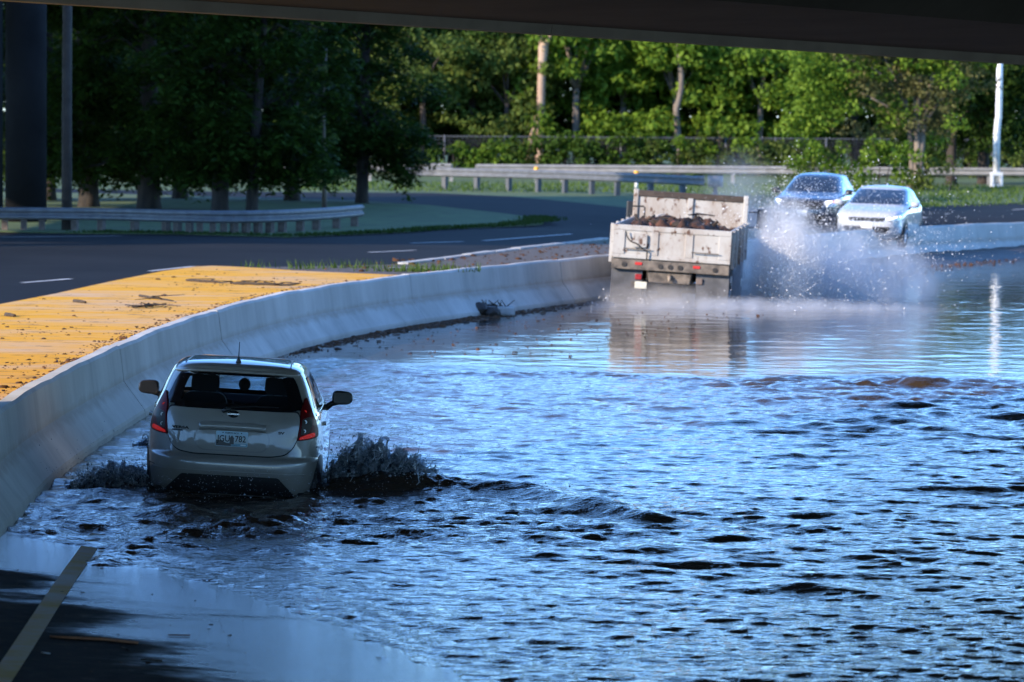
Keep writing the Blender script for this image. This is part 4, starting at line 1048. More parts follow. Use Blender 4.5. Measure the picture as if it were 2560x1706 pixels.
HB.patch('plate_recess', rounded([(-.325, .895), (.325, .895), (.35, .82), (.325, .735), (.27, .700), (-.27, .700), (-.325, .735), (-.35, .82)], .045), hb_paint, hb, 'rear', .0185, .005)
mb = MB(); ln = 24; V = []
for i in range(ln + 1):
    x = -.315 + .63 * i / ln; y = HB.end_y(x, .93, False)
    for (dy_, z) in ((-.018, .985), (-.035, .965), (-.040, .915), (-.026, .900), (.01, .900), (.01, .985)): V.append((x, y + dy_, z - .01 * (x / .315) ** 4))
mb.add(V, [(i * 6 + j, (i + 1) * 6 + j, (i + 1) * 6 + (j + 1) % 6, i * 6 + (j + 1) % 6) for i in range(ln) for j in range(6)] + [(0, 1, 2, 3, 4, 5), tuple(ln * 6 + j for j in range(6))[::-1]])
mb.build('tailgate_handle', hb_paint, hb, True)
# roof: shallow ribs, ditch seams, spoiler
mb = MB(); V = []; ln = 30
for i in range(ln + 1):
    x = -.60 + 1.2 * i / ln; t_ = 1 - abs(x / .60) ** 3
    for (dy_, z) in ((.0, 1.496), (-.035, 1.486), (-.030, 1.464), (.05, 1.462), (.12, 1.494)):
        yy = HB.end_y(x * .98, 1.487, False); V.append((x, yy + dy_ * (.5 + .5 * t_) - .012, z - .03 * (x / .6) ** 4))
mb.add(V, [(i * 5 + j, (i + 1) * 5 + j, (i + 1) * 5 + (j + 1) % 5, i * 5 + (j + 1) % 5) for i in range(ln) for j in range(5)])
mb.build('spoiler', hb_paint, hb, True)
def roof_z(x, y):
    lo, hi = 1.3, 1.572
    for _ in range(22):
        m = (lo + hi) / 2; w_, yr, yf, p = HB.at(m); yc, L = (yr + yf) / 2, (yf - yr) / 2
        if (abs(x) / w_) ** p + (abs(y - yc) / L) ** p < 1: lo = m
        else: hi = m
    return lo
for x in (-.505, .505):
    mb = MB(); mb.tube([(x + (.02 if x < 0 else -.02) * (y_ - .4), y_, roof_z(x, y_) + .001) for y_ in np.linspace(.40, 1.9, 9)], .007, 6); mb.build('roof_seam', M['black'], hb)
az_ = roof_z(0, .56)
mb = MB(); mb.tube([(0, .56, az_ - .01), (0, .56, az_ + .012), (0, .55, az_ + .035), (0, .54, az_ + .05)], [.028, .026, .016, .006], 12); mb.tube([(0, .54, az_ + .05), (.003, .50, az_ + .21)], [.005, .0035], 8); mb.build('antenna', M['black'], hb, True)
# tail lamps
red_dk = plain('lamp_red_dark', (.09, .003, .004), .3, spec=.06); red_br = plain('lamp_red_bright', (.55, .014, .010), .25, spec=.2, emit=(.9, .03, .015), estr=.06)
clear = plain('lamp_smoked_clear', (.045, .034, .030), .3, spec=.06); bulb = plain('lamp_bulb', (.75, .72, .68), .15, .4)
for sg in (-1, 1):
    def mir(pl_): return [(sg * x, z) for x, z in pl_]
    lo = mir([(.625, 1.12), (.655, 1.25), (.70, 1.15), (.755, 1.02), (.780, .93), (.785, .865), (.76, .845), (.605, .822), (.612, .90), (.628, 1.02)])
    lamp = HB.patch('tail_lamp', rounded(lo, .02), red_dk, hb, 'rear', .020, .03, .03)
    HB.patch('clear_lens', rounded(mir([(.638, 1.04), (.71, 1.06), (.725, .99), (.70, .90), (.628, .885), (.632, .95)]), .02), clear, lamp, 'rear', .024, .004, .03)
    HB.patch('lit_segment', rounded(mir([(.618, .838), (.70, .850), (.755, .865), (.748, .905), (.69, .890), (.625, .862)]), .012), red_br, lamp, 'rear', .025, .004, .03)
    for (x, z, rr, mm) in ((.675, 1.015, .020, bulb), (.672, .925, .019, bulb), (.668, 1.115, .016, red_br)):
        p = HB.pt(sg * x, z, 'rear', .030); nrm = Vector((sg * .35, -1, 0)).normalized()
        k = MB(); k.ring(p, nrm, rr * .45, rr, .006, 18); k.build('bulb_ring', mm, lamp)
# bumper step, black lower cut-out
HB.patch('lower_valance', rounded([(-.455, .455), (.455, .455), (.625, .265), (-.625, .265)], .02), M['black'], hb, 'rear', .006, .01)
HB.patch('bumper_crease', rounded([(-.76, .487), (-.47, .478), (.47, .478), (.76, .487), (.76, .497), (-.76, .497)], .004), hb_paint, hb, 'rear', .008, .005)
HB.patch('scuff', [(-.80, .520), (-.775, .515), (-.72, .511), (-.72, .518), (-.77, .523)], M['void'], hb, 'rear', .004, 0)
mb = MB(); mb.box(-.70, .70, .2, 3.9, .16, .30); mb.build('underbody', M['void'], hb)
# badges and lettering
badge = plain('badge_dark', (.03, .03, .032), .25, .6)
yb = HB.end_y(0, 1.07, False) - .014
eb = MB(); V = []; 
n = 28
for i in range(n):
    a = 2 * math.pi * i / n; V += [(math.cos(a) * .054, yb - .014, 1.066 + math.sin(a) * .037), (math.cos(a) * .040, yb - .020, 1.066 + math.sin(a) * .026), (math.cos(a) * .054, yb - .004, 1.066 + math.sin(a) * .037)]
eb.add(V, [(3 * i, 3 * ((i + 1) % n), 3 * ((i + 1) % n) + 1, 3 * i + 1) for i in range(n)] + [(3 * i, 3 * i + 2, 3 * ((i + 1) % n) + 2, 3 * ((i + 1) % n)) for i in range(n)])
emb = eb.build('emblem', badge, hb, True)
mb = MB(); mb.box(-.058, .058, yb - .022, yb - .010, 1.058, 1.073); mb.build('emblem_bar', M['chrome'], emb)
mb = MB(); mb.prism([(math.cos(q) * .046, 1.066 + math.sin(q) * .031) for q in np.linspace(0, 6.283, 25)[:-1]], yb - .0125, yb - .006); mb.build('emblem_back', M['void'], emb)
mb = MB(); mb.tube([(-.10, yb - .01, 1.085), (-.075, yb - .02, 1.105), (-.03, yb, 1.115)], [.022, .022, .016], 10); mb.build('wiper_pivot', M['black'], hb, True)
mb = MB(); mb.tube([(-.07, yb - .025, 1.128), (.20, HB.end_y(.2, 1.15, False) - .02, 1.150), (.42, HB.end_y(.42, 1.15, False) - .02, 1.152)], [.010, .008, .006], 6); mb.build('wiper', M['black'], hb)
RX = (R(90), 0, 0)
def on_rear(x, z, o=.016): return (x, HB.end_y(x, z, False) - o, z)
def yaw_at(x, z): return math.atan2(HB.end_y(x + .03, z, False) - HB.end_y(x - .03, z, False), .06)
text_obj('model_lettering', 'VERSA', .036, badge, hb, on_rear(-.492, .905, .015), (R(90), 0, yaw_at(-.49, .905)), .003, 1.62, .0012)
HB.patch('trim_bar', [(-.565, .868), (-.468, .868), (-.468, .884), (-.565, .884)], badge, hb, 'rear', .016, .004)
text_obj('trim_lettering', 'SV', .034, badge, hb, on_rear(.462, .900, .015), (R(90), 0, yaw_at(.46, .9)), .003, 1.6, .0012)
# number plate
def plate_mat():
    m, nt, b = new_mat('plate_face'); tc = nt.nodes.new('ShaderNodeTexCoord'); sp = nt.nodes.new('ShaderNodeSeparateXYZ'); nt.links.new(tc.outputs['Generated'], sp.inputs[0])
    c = ramp(nt, sp.outputs[2], [(.05, (.32, .42, .46)), (.45, (.50, .56, .56)), (.9, (.40, .58, .66))]); nt.links.new(c, b.inputs['Base Color']); b.inputs['Roughness'].default_value = .4; return m
py_ = HB.end_y(0, .815, False) - .030
mb = MB(); mb.prism(rounded([(-.152, .742), (.152, .742), (.152, .894), (-.152, .894)], .014), py_, py_ + .012); plate = mb.build('number_plate', plate_mat(), hb)
ink = plain('plate_ink', (.012, .012, .014), .5); fort = plain('plate_fort', (.10, .095, .09), .6); sea = plain('plate_sea', (.16, .34, .42), .5)
text_obj('plate_number', 'JGU', .088, ink, plate, (-.076, py_ - .003, .818), RX, .001, .80, .0010); text_obj('plate_number', '782', .088, ink, plate, (.082, py_ - .003, .818), RX, .001, .80, .0010)
text_obj('plate_state', 'PUERTO RICO', .021, ink, plate, (0, py_ - .003, .877), RX, .001, .95, .0004)
mb = MB(); mb.prism([(-.148, .748), (-.005, .748), (-.005, .775), (-.05, .778), (-.10, .800), (-.148, .805)], py_ - .0015, py_); mb.build('plate_picture', fort, plate)
mb = MB(); mb.prism([(-.020, .765), (.022, .765), (.020, .820), (.024, .824), (.012, .842), (.002, .856), (-.010, .842), (-.022, .824), (-.018, .820)], py_ - .002, py_); mb.build('plate_tower', fort, plate)
mb = MB(); mb.prism([(.0, .748), (.148, .748), (.148, .776), (.0, .770)], py_ - .0012, py_); mb.build('plate_band', sea, plate)
mb = MB(); mb.prism([(.085, .756), (.135, .756), (.135, .768), (.085, .768)], py_ - .002, py_); mb.build('plate_sticker', M['post_white'], plate)
text_obj('plate_motto', 'ISLA DEL ENCANTO', .013, ink, plate, (-.005, py_ - .003, .752), RX, .001, 1.0)
for x in (-.085, .09):
    mb = MB(); mb.tube([(x, py_ - .005, .880), (x, py_, .880)], .006, 8); mb.build('plate_screw', ink, plate)
# interior
cloth = plain('seat_cloth', (.012, .012, .013), .9)
for x in (-.36, .36):
    mb = MB(); mb.prism(rounded([(x - .25, .45), (x + .25, .45), (x + .24, 1.0), (x + .19, 1.17), (x - .19, 1.17), (x - .24, 1.0)], .08), 1.52, 1.68); mb.prism(rounded([(x - .14, 1.18), (x + .14, 1.18), (x + .13, 1.38), (x - .13, 1.38)], .06), 1.55, 1.64); mb.box(x - .25, x + .25, 1.6, 2.1, .40, .55)
    mb.tube([(x - .05, 1.6, 1.08), (x - .05, 1.6, 1.2)], .01, 6); mb.tube([(x + .05, 1.6, 1.08), (x + .05, 1.6, 1.2)], .01, 6)
    mb.build('front_seat', cloth, hb, bevel=.02)
mb = MB(); mb.prism(rounded([(-.62, .5), (.62, .5), (.60, 1.00), (.5, 1.06), (-.5, 1.06), (-.60, 1.00)], .08), .85, .98); mb.build('rear_seat', cloth, hb, bevel=.02)
mb = MB(); mb.prism(rounded([(2.6, .6), (3.15, .6), (3.1, 1.06), (2.75, 1.09), (2.55, 1.0)], .05), -.72, .72, 'x'); mb.build('dashboard', cloth, hb)
mb = MB(); V = []; mb.ring((-.36, 2.42, .98), (0, -1, .45), .17, .195, .02, 24); mb.build('steering_wheel', cloth, hb)
mb = MB(); mb.prism(rounded([(-.13, 1.365), (.13, 1.365), (.11, 1.415), (-.11, 1.415)], .02), 2.1, 2.14); mm = mb.build('interior_mirror', cloth, hb)
mb = MB(); mb.tube([(0.0, 2.1, 1.37), (0.0, 2.08, 1.30)], .004, 5); mb.ico((0.0, 2.08, 1.235), .062, 2, (1, .6, 1.15), .06); mb.build('hanging_ornament', cloth, mm)
# driver
def skin_person(name, joints, edges, rad, mat, parent=None, **k):
    me = bpy.data.meshes.new(name); me.from_pydata(joints, edges, []); me.materials.append(mat)
    o = link(name, me, parent, **k); m = o.modifiers.new('skin', 'SKIN'); m.use_smooth_shade = True
    for v, q in zip(me.skin_vertices[0].data, rad): v.radius = (q[0], q[1]) if hasattr(q, '__len__') else (q, q)
    me.skin_vertices[0].data[0].use_root = True
    s_ = o.modifiers.new('sub', 'SUBSURF'); s_.levels = 1; s_.render_levels = 2; return o
J = [(0, 0, 0), (0, .0, .22), (0, .02, .42), (0, .02, .52), (0, .03, .60), (0, .04, .70), (0, .04, .80),
     (-.20, .02, .44), (-.27, .16, .22), (-.16, .46, .26), (-.15, .54, .28), (.20, .02, .44), (.27, .16, .22), (.16, .46, .26), (.15, .54, .28),
     (-.10, .05, -.02), (-.14, .45, .06), (-.13, .68, -.28), (.10, .05, -.02), (.14, .45, .06), (.13, .68, -.28), (0, .15, .69)]
E = [(0, 1), (1, 2), (2, 3), (3, 4), (4, 5), (5, 6), (2, 7), (7, 8), (8, 9), (9, 10), (2, 11), (11, 12), (12, 13), (13, 14), (0, 15), (15, 16), (16, 17), (0, 18), (18, 19), (19, 20), (5, 21)]
rad = [(.17, .13), (.16, .12), (.18, .12), .065, .075, (.095, .11), (.075, .085), .07, .05, .04, .045, .07, .05, .04, .045, .10, .08, .05, .10, .08, .05, .018]
mw = Matrix.Translation((hbX, hbD, hbZ)) @ Euler((R(-.3), R(3.0), R(1.0))).to_matrix().to_4x4()
pl_ = mw @ Vector((-.34, 1.80, .60))
drv = skin_person('person', J, E, rad, plain('dark_clothing', (.02, .02, .024), .9), loc=pl_, rot=(R(-.3), R(3.0), R(1.0)), label='driver in dark clothes seated at the wheel of the white hatchback', cat='person')
mb = MB(); mb.ico((0, .025, .76), .105, 2, (.95, 1.05, .95)); mb.build('hair', plain('dark_hair', (.008, .007, .007), .7), drv, True)

# ------------------------------------------------------------------ dump truck
def rust_white(name, amt=.5):
    m, nt, b = new_mat(name)
    n1 = noise(nt, 1.1, 7, .65, stretch=(1.2, 1.2, .6)); n2 = noise(nt, 6, 6, .7, stretch=(1.3, 1.3, .9)); n3 = noise(nt, .9, 4, .5)
    c = mixc(nt, ramp(nt, n1, [(.44, (0, 0, 0)), (.66, (.75, .75, .75))]), (.43, .41, .375), (.24, .16, .10))
    c = mixc(nt, ramp(nt, n2, [(.545 + .05 * (1 - amt), (0, 0, 0)), (.61 + .05 * (1 - amt), (1, 1, 1))]), c, (.10, .045, .022))
    nt.links.new(c, b.inputs['Base Color']); b.inputs['Roughness'].default_value = .55; return m
tw = rust_white('rusty_white_steel', .55); tw2 = rust_white('rusty_white_inner', .9); grime = plain('grimy_steel', (.05, .042, .036), .75, col2=(.22, .18, .14), scale=4); dkst = plain('dark_steel', (.025, .022, .02), .7, var=.4, scale=5)
TD = 77.0; tc_ = P(1668, 770, 0); TX_ = (1668 - 1280) / 9600 * TD
tz = float(road_z(TD + 2, 2.3)) 
tk = empty('dump_truck', (TX_, TD, tz), (R(.6), R(3.2), R(-7.0)), label='rusty white dump truck loaded with debris throwing up spray', cat='truck')
HW = 1.195
def tbox(name, x0, x1, y0, y1, z0, z1, mat, parent=tk, bevel=.012): 
    m_ = MB(); m_.box(x0, x1, y0, y1, z0, z1); return m_.build(name, mat, parent, bevel=bevel)
tgx = empty('tmp'); bpy.data.objects.remove(tgx)
m_ = MB(); m_.box(-HW, HW, .05, .09, 1.02, 1.69)
tail = m_.build('tailgate', tw, tk)
for (x0, x1, z0, z1) in ((-HW, HW, 1.58, 1.69), (-HW, HW, 1.02, 1.10), (-HW, -HW + .25, 1.10, 1.58), (HW - .25, HW, 1.10, 1.58), (-.43, -.27, 1.10, 1.58), (.27, .43, 1.10, 1.58)):
    m_ = MB(); m_.box(x0 + .001, x1 - .001, .030, .052, z0 + .001, z1 - .001); m_.build('tailgate_rib', tw, tail, bevel=.008)
for x0, x1 in ((-.93, -.44), (.44, .93)):
    m_ = MB(); m_.tube([(x0 - .03, -.012, 1.22), (x1 + .03, -.012, 1.215)], .012, 6); m_.build('hinge_rod', grime, tail)
m_ = MB(); m_.tube([(-.93, -.02, 1.56)] + [(-.93 + .45 * k, -.022, 1.56 - .36 * math.sqrt(k) - .02 * math.sin(k * 9)) for k in np.linspace(.05, 1, 12)] + [(-.48, -.02, 1.02)], .014, 6); m_.build('chain', dkst, tail)
m_ = MB(); m_.prism(rounded([(-.80, 1.26), (-.50, 1.26), (-.50, 1.52), (-.78, 1.54)], .04), -.006, .049); m_.build('rust_patch', rust_white('rust_patch', 1.6), tail)
bed = tbox('bed_floor', -HW + .03, HW - .03, .1, 4.5, .98, 1.06, grime)
for sg in (-1, 1):
    x0, x1 = sorted((sg * HW, sg * (HW - .05)))
    sd = tbox('bed_side', x0, x1, .1, 4.5, 1.0, 1.69, tw, bevel=.01)
    for y in (.12, 1.2, 2.3, 3.4, 4.4):
        a, b = sorted((sg * (HW + .003), sg * (HW + .06))); m_ = MB(); m_.box(a, b, y, y + .09, .92, 1.70); m_.build('side_stake', tw, sd, bevel=.006)
    a, b = sorted((sg * (HW - .08), sg * (HW + .03)))
    tbox('headboard_post', a, b, 4.46, 4.58, 1.0, 2.27, tw, bevel=.02)
hbd = tbox('headboard', -HW + .08, HW - .08, 4.50, 4.56, 1.0, 2.12, tw2)
m_ = MB(); m_.box(-HW + .081, HW - .081, 4.47, 4.58, 2.121, 2.25); m_.build('headboard_rail', plain('rusty_dark_rail', (.05, .036, .028), .8, var=.4, scale=4), hbd, bevel=.015)
m_ = MB(); m_.box(-.06, .05, 4.46, 4.499, 1.1, 2.14); m_.build('headboard_rib', tw2, hbd, bevel=.008)
m_ = MB(); m_.tube([(-HW + .02, 3.9, 1.92), (-.95, 3.9, 1.93), (-.92, 3.9, 1.90), (-.92, 3.9, 1.64)], .018, 6); m_.build('hook_bar', dkst, hbd)
# load
mb = MB(); rr = random.Random(4); n = 44; V = []
gx = np.linspace(-1.13, 1.13, 40); gy = np.linspace(.15, 4.4, 50); fl = field(128, 5.0, .12, .9, 1.4, 33)
GX, GY = np.meshgrid(gx, gy); hh = samp(fl, GX + 2, GY)[0]
zz = 1.47 + .25 * np.exp(-((GX + .1) / .85) ** 4) * np.exp(-((GY - 2.2) / 2.0) ** 4) + .065 * hh
link('load_heap', np_mesh('load_heap', np.stack([GX, GY, np.minimum(zz, 2.1)], -1).reshape(-1, 3), [(i * 40 + j, i * 40 + j + 1, (i + 1) * 40 + j + 1, (i + 1) * 40 + j) for i in range(49) for j in range(39)], plain('heap_soil', (.022, .013, .009), .9, col2=(.13, .05, .025), scale=5, bump=.8, bdist=.05, lo=.45, hi=.75)), None, loc=tk.location, rot=tk.rotation_euler,
     label='heap of dark earth and broken debris lying in the truck bed', cat='debris heap')
lm = [plain('debris_red', (.18, .06, .035), .8), plain('debris_dark', (.03, .02, .014), .9), plain('debris_pale', (.38, .36, .34), .8), plain('debris_wood', (.13, .075, .04), .85)]
tkM = Matrix.Translation(tk.location) @ tk.rotation_euler.to_matrix().to_4x4()
for i in range(26):
    m_ = MB(); x, y = rr.uniform(-.85, .9), rr.uniform(.3, 3.2); z = 1.53 + .20 * math.exp(-((x + .1) / .85) ** 4) * (1 if y > .8 else .45)
    if i % 3 == 0: m_.tube([(0, 0, 0), (rr.uniform(-.2, .2), rr.uniform(-.1, .1), rr.uniform(.05, .2)), (rr.uniform(-.35, .35), rr.uniform(-.2, .2), rr.uniform(-.05, .16))], [.035, .03, .012], 6)
    else: m_.ico((0, 0, 0), rr.uniform(.06, .15), 1, (1.2, 1, .7), .3)
    m_.build('debris_chunk', lm[1 if i % 2 else rr.choice((0, 1, 3, 3, 2))], None, loc=tkM @ Vector((x, y, z)), label='broken chunk of debris poking out of the heap in the truck', cat='debris', group='debris chunks on the truck load')
# sill, lamps, chassis, flaps, wheels, cab
sill = tbox('rear_sill', -HW + .01, HW - .01, .02, .14, .80, 1.00, grime)
for x in (-.64, .53):
    m_ = MB(); m_.box(x - .07, x + .07, .005, .019, .90, .955); m_.build('reflector', plain('reflector_red', (.55, .03, .025), .3), sill)
for x in (-.93, -.2, .0, .2, .90):
    m_ = MB(); m_.tube([(x, .002, .895), (x, .019, .895)], .05, 14); m_.build('marker_lamp', dkst, sill)
for x0, x1 in ((-1.19, -.56), (.53, 1.19)):
    m_ = MB(); ny = 8; V = []
    for i in range(ny + 1):
        z = .10 + .70 * i / ny; bz = -.03 * math.sin(i / ny * 3.1) 
        V += [(x0, .16 + bz, z), (x1, .16 + bz, z), (x0, .175 + bz, z), (x1, .175 + bz, z)]
    m_.add(V, [(4 * i, 4 * i + 1, 4 * i + 5, 4 * i + 4) for i in range(ny)] + [(4 * i + 2, 4 * i + 6, 4 * i + 7, 4 * i + 3) for i in range(ny)] + [(0, 2, 3, 1)])
    m_.build('mud_flap', plain('mud_flap_rubber', (.05, .05, .052), .6, col2=(.11, .11, .115), scale=3), tk)
ch = tbox('chassis', -.43, .43, .2, 6.6, .55, .80, dkst)
m_ = MB(); m_.prism([(-.46, .78), (.44, .78), (.40, .56), (-.42, .56)], .10, .19); m_.build('rear_crossmember', grime, ch, bevel=.02)
m_ = MB(); m_.tube([(0, .10, .70), (0, .02, .66), (0, .0, .60)], [.05, .04, .03], 10); m_.build('tow_hitch', plain('hitch_steel', (.25, .2, .15), .6), ch, True)
m_ = MB(); m_.tube([(-.75, .5, .47), (.75, .5, .47)], .11, 12); m_.tube([(-.24, .5, .47), (.24, .5, .47)], .22, 14); m_.build('rear_axle', dkst, tk, True)
tl = tbox('tail_lamp', -.70, -.57, .10, .15, .60, .71, plain('tail_lamp_red', (.30, .02, .02), .25)); tbox('tail_lamp', .53, .66, .10, .15, .58, .70, plain('tail_lamp_dirty', (.16, .12, .10), .5))
pl2 = tbox('number_plate', -.70, -.46, .12, .13, .42, .56, plain('cream_plate', (.62, .60, .48), .5, var=.15, scale=9)); tbox('plate_bracket', -.78, -.70, .13, .15, .42, .56, grime)
for sg in (-1, 1):
    for x in (.72, 1.03): wheel(tk, sg * x, 1.0, .47, .27, sgn=sg)
    wheel(tk, sg * .98, 5.4, .47, .27, sgn=sg)
    tbox('fuel_tank' if sg > 0 else 'tool_box', *(sorted((sg * .5, sg * 1.05))), 2.6, 3.5, .45, .85, dkst)
cabm = paint('truck_cab_white', (.62, .62, .60), rough=.35); glassd = plain('dark_glass', (.012, .016, .02), .06, coat=1)
m_ = MB(); m_.prism(rounded([(4.75, .62), (6.75, .62), (6.80, 1.25), (6.45, 2.02), (6.2, 2.15), (4.85, 2.18), (4.75, 2.1)], .1), -1.02, 1.02, 'x'); cab = m_.build('cab', cabm, tk, bevel=.05)
m_ = MB(); m_.box(-.85, .85, 4.735, 4.755, 1.5, 2.0); m_.build('rear_cab_window', glassd, cab, bevel=.01)
m_ = MB(); m_.prism([(6.80, 1.32), (6.50, 1.98), (6.525, 1.99), (6.825, 1.33)], -.9, .9, 'x'); m_.build('windscreen', glassd, cab)
for sg in (-1, 1):
    a, b = sorted((sg * 1.018, sg * 1.03)); m_ = MB(); m_.prism(rounded([(5.1, 1.4), (6.5, 1.35), (6.25, 1.98), (5.1, 2.0)], .06), a, b, 'x'); m_.build('side_window', glassd, cab)
    m_ = MB(); m_.box(-.11, .11, -.05, .05, -.22, .22); mo = m_.build('door_mirror', M['black'], cab, bevel=.03, loc=(sg * 1.42, 6.35, 1.72))
    m_ = MB(); m_.tube([(sg * -.40, .1, .12), (0, 0, .16)], .014, 6); m_.tube([(sg * -.40, .1, -.22), (0, 0, -.16)], .014, 6); m_.build('mirror_arm', M['black'], mo)
    a, b = sorted((sg * .62, sg * .92)); m_ = MB(); m_.box(a, b, 6.79, 6.84, .75, .92); m_.build('headlight', M['post_white'], cab, bevel=.02)
# ------------------------------------------------------------------ the two oncoming cars
def oncoming(name, label, knots, zs, pm, loc, rz_, spec):
    B_ = Body(knots); o = empty(name, loc, (0, R(-1.5), rz_), label=label, cat='car')
    B_.shell('body', pm, o, zs, None, 120)
    B_.patch('windscreen', rounded(spec['ws'], .06), glassd, o, 'front', .006, .0)
    for sd in ('left', 'right'):
        sg = -1 if sd == 'left' else 1
        for pl_ in spec['side']: B_.patch('side_window', rounded(pl_, .05), plain('side_glass_bluish', (.10, .13, .16), .05, coat=1), o, sd, .006, 0)
        for yw in spec['wheels']:
            B_.patch('wheel_arch', [(yw + math.cos(q) * .41, .36 + max(-.1, math.sin(q) * .40)) for q in np.linspace(0, 2 * math.pi, 26)[:-1]], M['black'], o, sd, .006, .01)
            wheel(o, sg * (B_.at(.5)[0] - .09), yw, .35, .2, sgn=sg)
        mirror(o, B_, sg, spec['my'], spec['mz'], spec['mm'], .24, .17)
        for (nm, pl_, mt) in spec['lights']:
            B_.patch(nm, rounded([(sg * x, z) for x, z in pl_], .01), mt(sg), o, 'front', .012, .02)
        B_.patch('door_handle', rounded([(spec['hy'], spec['hz']), (spec['hy'] + .2, spec['hz']), (spec['hy'] + .2, spec['hz'] + .035), (spec['hy'], spec['hz'] + .035)], .012), pm, o, sd, .03, .03)
        if spec.get('pillar'): B_.patch('pillar_trim', spec['pillar'], M['black'], o, sd, .007, 0)
    B_.patch('grille', rounded(spec['grille'], .03), M['black'], o, 'front', .008, .02)
    B_.patch('bumper_intake', rounded(spec['intake'], .03), M['black'], o, 'front', .008, .02)
    B_.patch('number_plate', rounded([(-.15, spec['pz']), (.15, spec['pz']), (.15, spec['pz'] + .15), (-.15, spec['pz'] + .15)], .01), M['post_white'], o, 'front', .02, .02)
    m_ = MB(); m_.tube([(0, spec['fin'], spec['top'] - .03), (0, spec['fin'] - .1, spec['top'] + .05), (0, spec['fin'] - .16, spec['top'] - .02)], [.04, .012, .03], 8); m_.build('roof_fin', pm, o, True)
    m_ = MB(); m_.box(-.75, .75, .3, spec['len'] - .4, .2, .36); m_.build('underbody', M['void'], o)
    return o
led = plain('headlight_on', (.9, .9, .9), .2, emit=(1, .96, .88), estr=1.6); amber = plain('indicator_on', (.9, .3, .02), .2, emit=(1, .26, .02), estr=.9); lens = plain('headlight_lens', (.45, .47, .5), .08, .3, coat=1)
K1 = [(.28, .86, .12, 4.42, 6), (.40, .93, .03, 4.62, 6), (.60, .955, .0, 4.70, 6), (.85, .96, .02, 4.68, 6), (1.0, .955, .04, 4.55, 6), (1.08, .94, .06, 4.2, 6), (1.15, .92, .09, 3.55, 6), (1.22, .88, .12, 3.30, 5.5), (1.40, .80, .22, 2.95, 5), (1.58, .71, .34, 2.56, 4.6), (1.66, .65, .42, 2.36, 4.2), (1.71, .55, .55, 2.15, 3.8), (1.74, .35, .8, 1.8, 3), (1.75, .12, 1.1, 1.5, 2.6)]
blue = paint('dark_blue_paint', (.012, .022, .045), rough=.3)
c = PD(1990, 520, 112.5)
oncoming('suv', 'dark blue sport utility car with an amber turn signal lit coming round the curve', K1, sorted(set(list(np.linspace(.28, 1.22, 22)) + list(np.linspace(1.22, 1.75, 22)))), blue, (c.x + 1.25, 112.0 + 4.4, GZ + .012 + float(dip(c.x + .5, 114))), R(180 - 14),
    dict(ws=[(-.80, 1.22), (.80, 1.22), (.66, 1.63), (-.66, 1.63)], side=[[(2.0, 1.22), (3.1, 1.2), (2.45, 1.62), (2.0, 1.63)], [(1.0, 1.22), (1.92, 1.22), (1.92, 1.63), (1.05, 1.62)], [(.3, 1.25), (.92, 1.22), (.95, 1.6), (.55, 1.58)]], wheels=(.85, 3.65), my=2.95, mz=1.22, mm=M['black'],
         lights=[('headlight', [(.62, .98), (.90, 1.02), (.93, .94), (.80, .84), (.70, .80), (.66, .86)], lambda sg: lens), ('daytime_lamp', [(.64, .955), (.80, .985), (.82, .955), (.74, .90), (.72, .82), (.69, .82), (.69, .91)], lambda sg: led), ('turn_signal', [(.83, .98), (.91, .99), (.92, .93), (.86, .91)], lambda sg: amber if sg < 0 else lens)],
         grille=[(-.55, .72), (.55, .72), (.62, .96), (-.62, .96)], intake=[(-.6, .42), (.6, .42), (.66, .56), (-.66, .56)], pz=.55, hy=1.5, hz=1.02, fin=.9, top=1.745, len=4.7))
K2 = [(.26, .83, .14, 4.12, 6), (.38, .89, .04, 4.30, 6), (.58, .905, .0, 4.38, 6), (.80, .905, .03, 4.36, 6), (.92, .90, .05, 4.22, 6), (1.0, .885, .07, 3.9, 6), (1.07, .865, .10, 3.35, 6), (1.13, .83, .15, 3.15, 5.5), (1.30, .76, .40, 2.78, 5), (1.45, .69, .68, 2.38, 4.6), (1.53, .63, .85, 2.15, 4.2), (1.575, .54, 1.0, 1.95, 3.8), (1.60, .36, 1.2, 1.7, 3), (1.61, .12, 1.35, 1.5, 2.6)]
wht = paint('oncoming_white_paint', (.46, .47, .49), rough=.3)
c = PD(2150, 540, 103)
oncoming('crossover', 'white crossover car with both headlights on behind the spray', K2, sorted(set(list(np.linspace(.26, 1.13, 22)) + list(np.linspace(1.13, 1.61, 22)))), wht, (c.x + 1.15, 101.5 + 4.2, GZ + .012 + float(dip(c.x + .5, 104))), R(180 - 15),
    dict(ws=[(-.74, 1.13), (.74, 1.13), (.63, 1.50), (-.63, 1.50)], side=[[(1.75, 1.12), (3.0, 1.1), (2.25, 1.49), (1.75, 1.5)], [(.95, 1.13), (1.68, 1.12), (1.68, 1.5), (1.05, 1.49)], [(.48, 1.18), (.88, 1.14), (.95, 1.46), (.80, 1.44)]], wheels=(.80, 3.45), my=2.8, mz=1.14, mm=wht,
         lights=[('headlight', [(.50, .80), (.84, .88), (.86, .80), (.80, .74), (.52, .72)], lambda sg: lens), ('daytime_lamp', [(.52, .785), (.83, .862), (.84, .815), (.70, .785), (.53, .745)], lambda sg: led)],
         grille=[(-.46, .70), (.46, .70), (.50, .80), (-.50, .80)], intake=[(-.55, .40), (.55, .40), (.62, .56), (-.62, .56)], pz=.52, hy=1.3, hz=.95, fin=1.3, top=1.605, len=4.38))
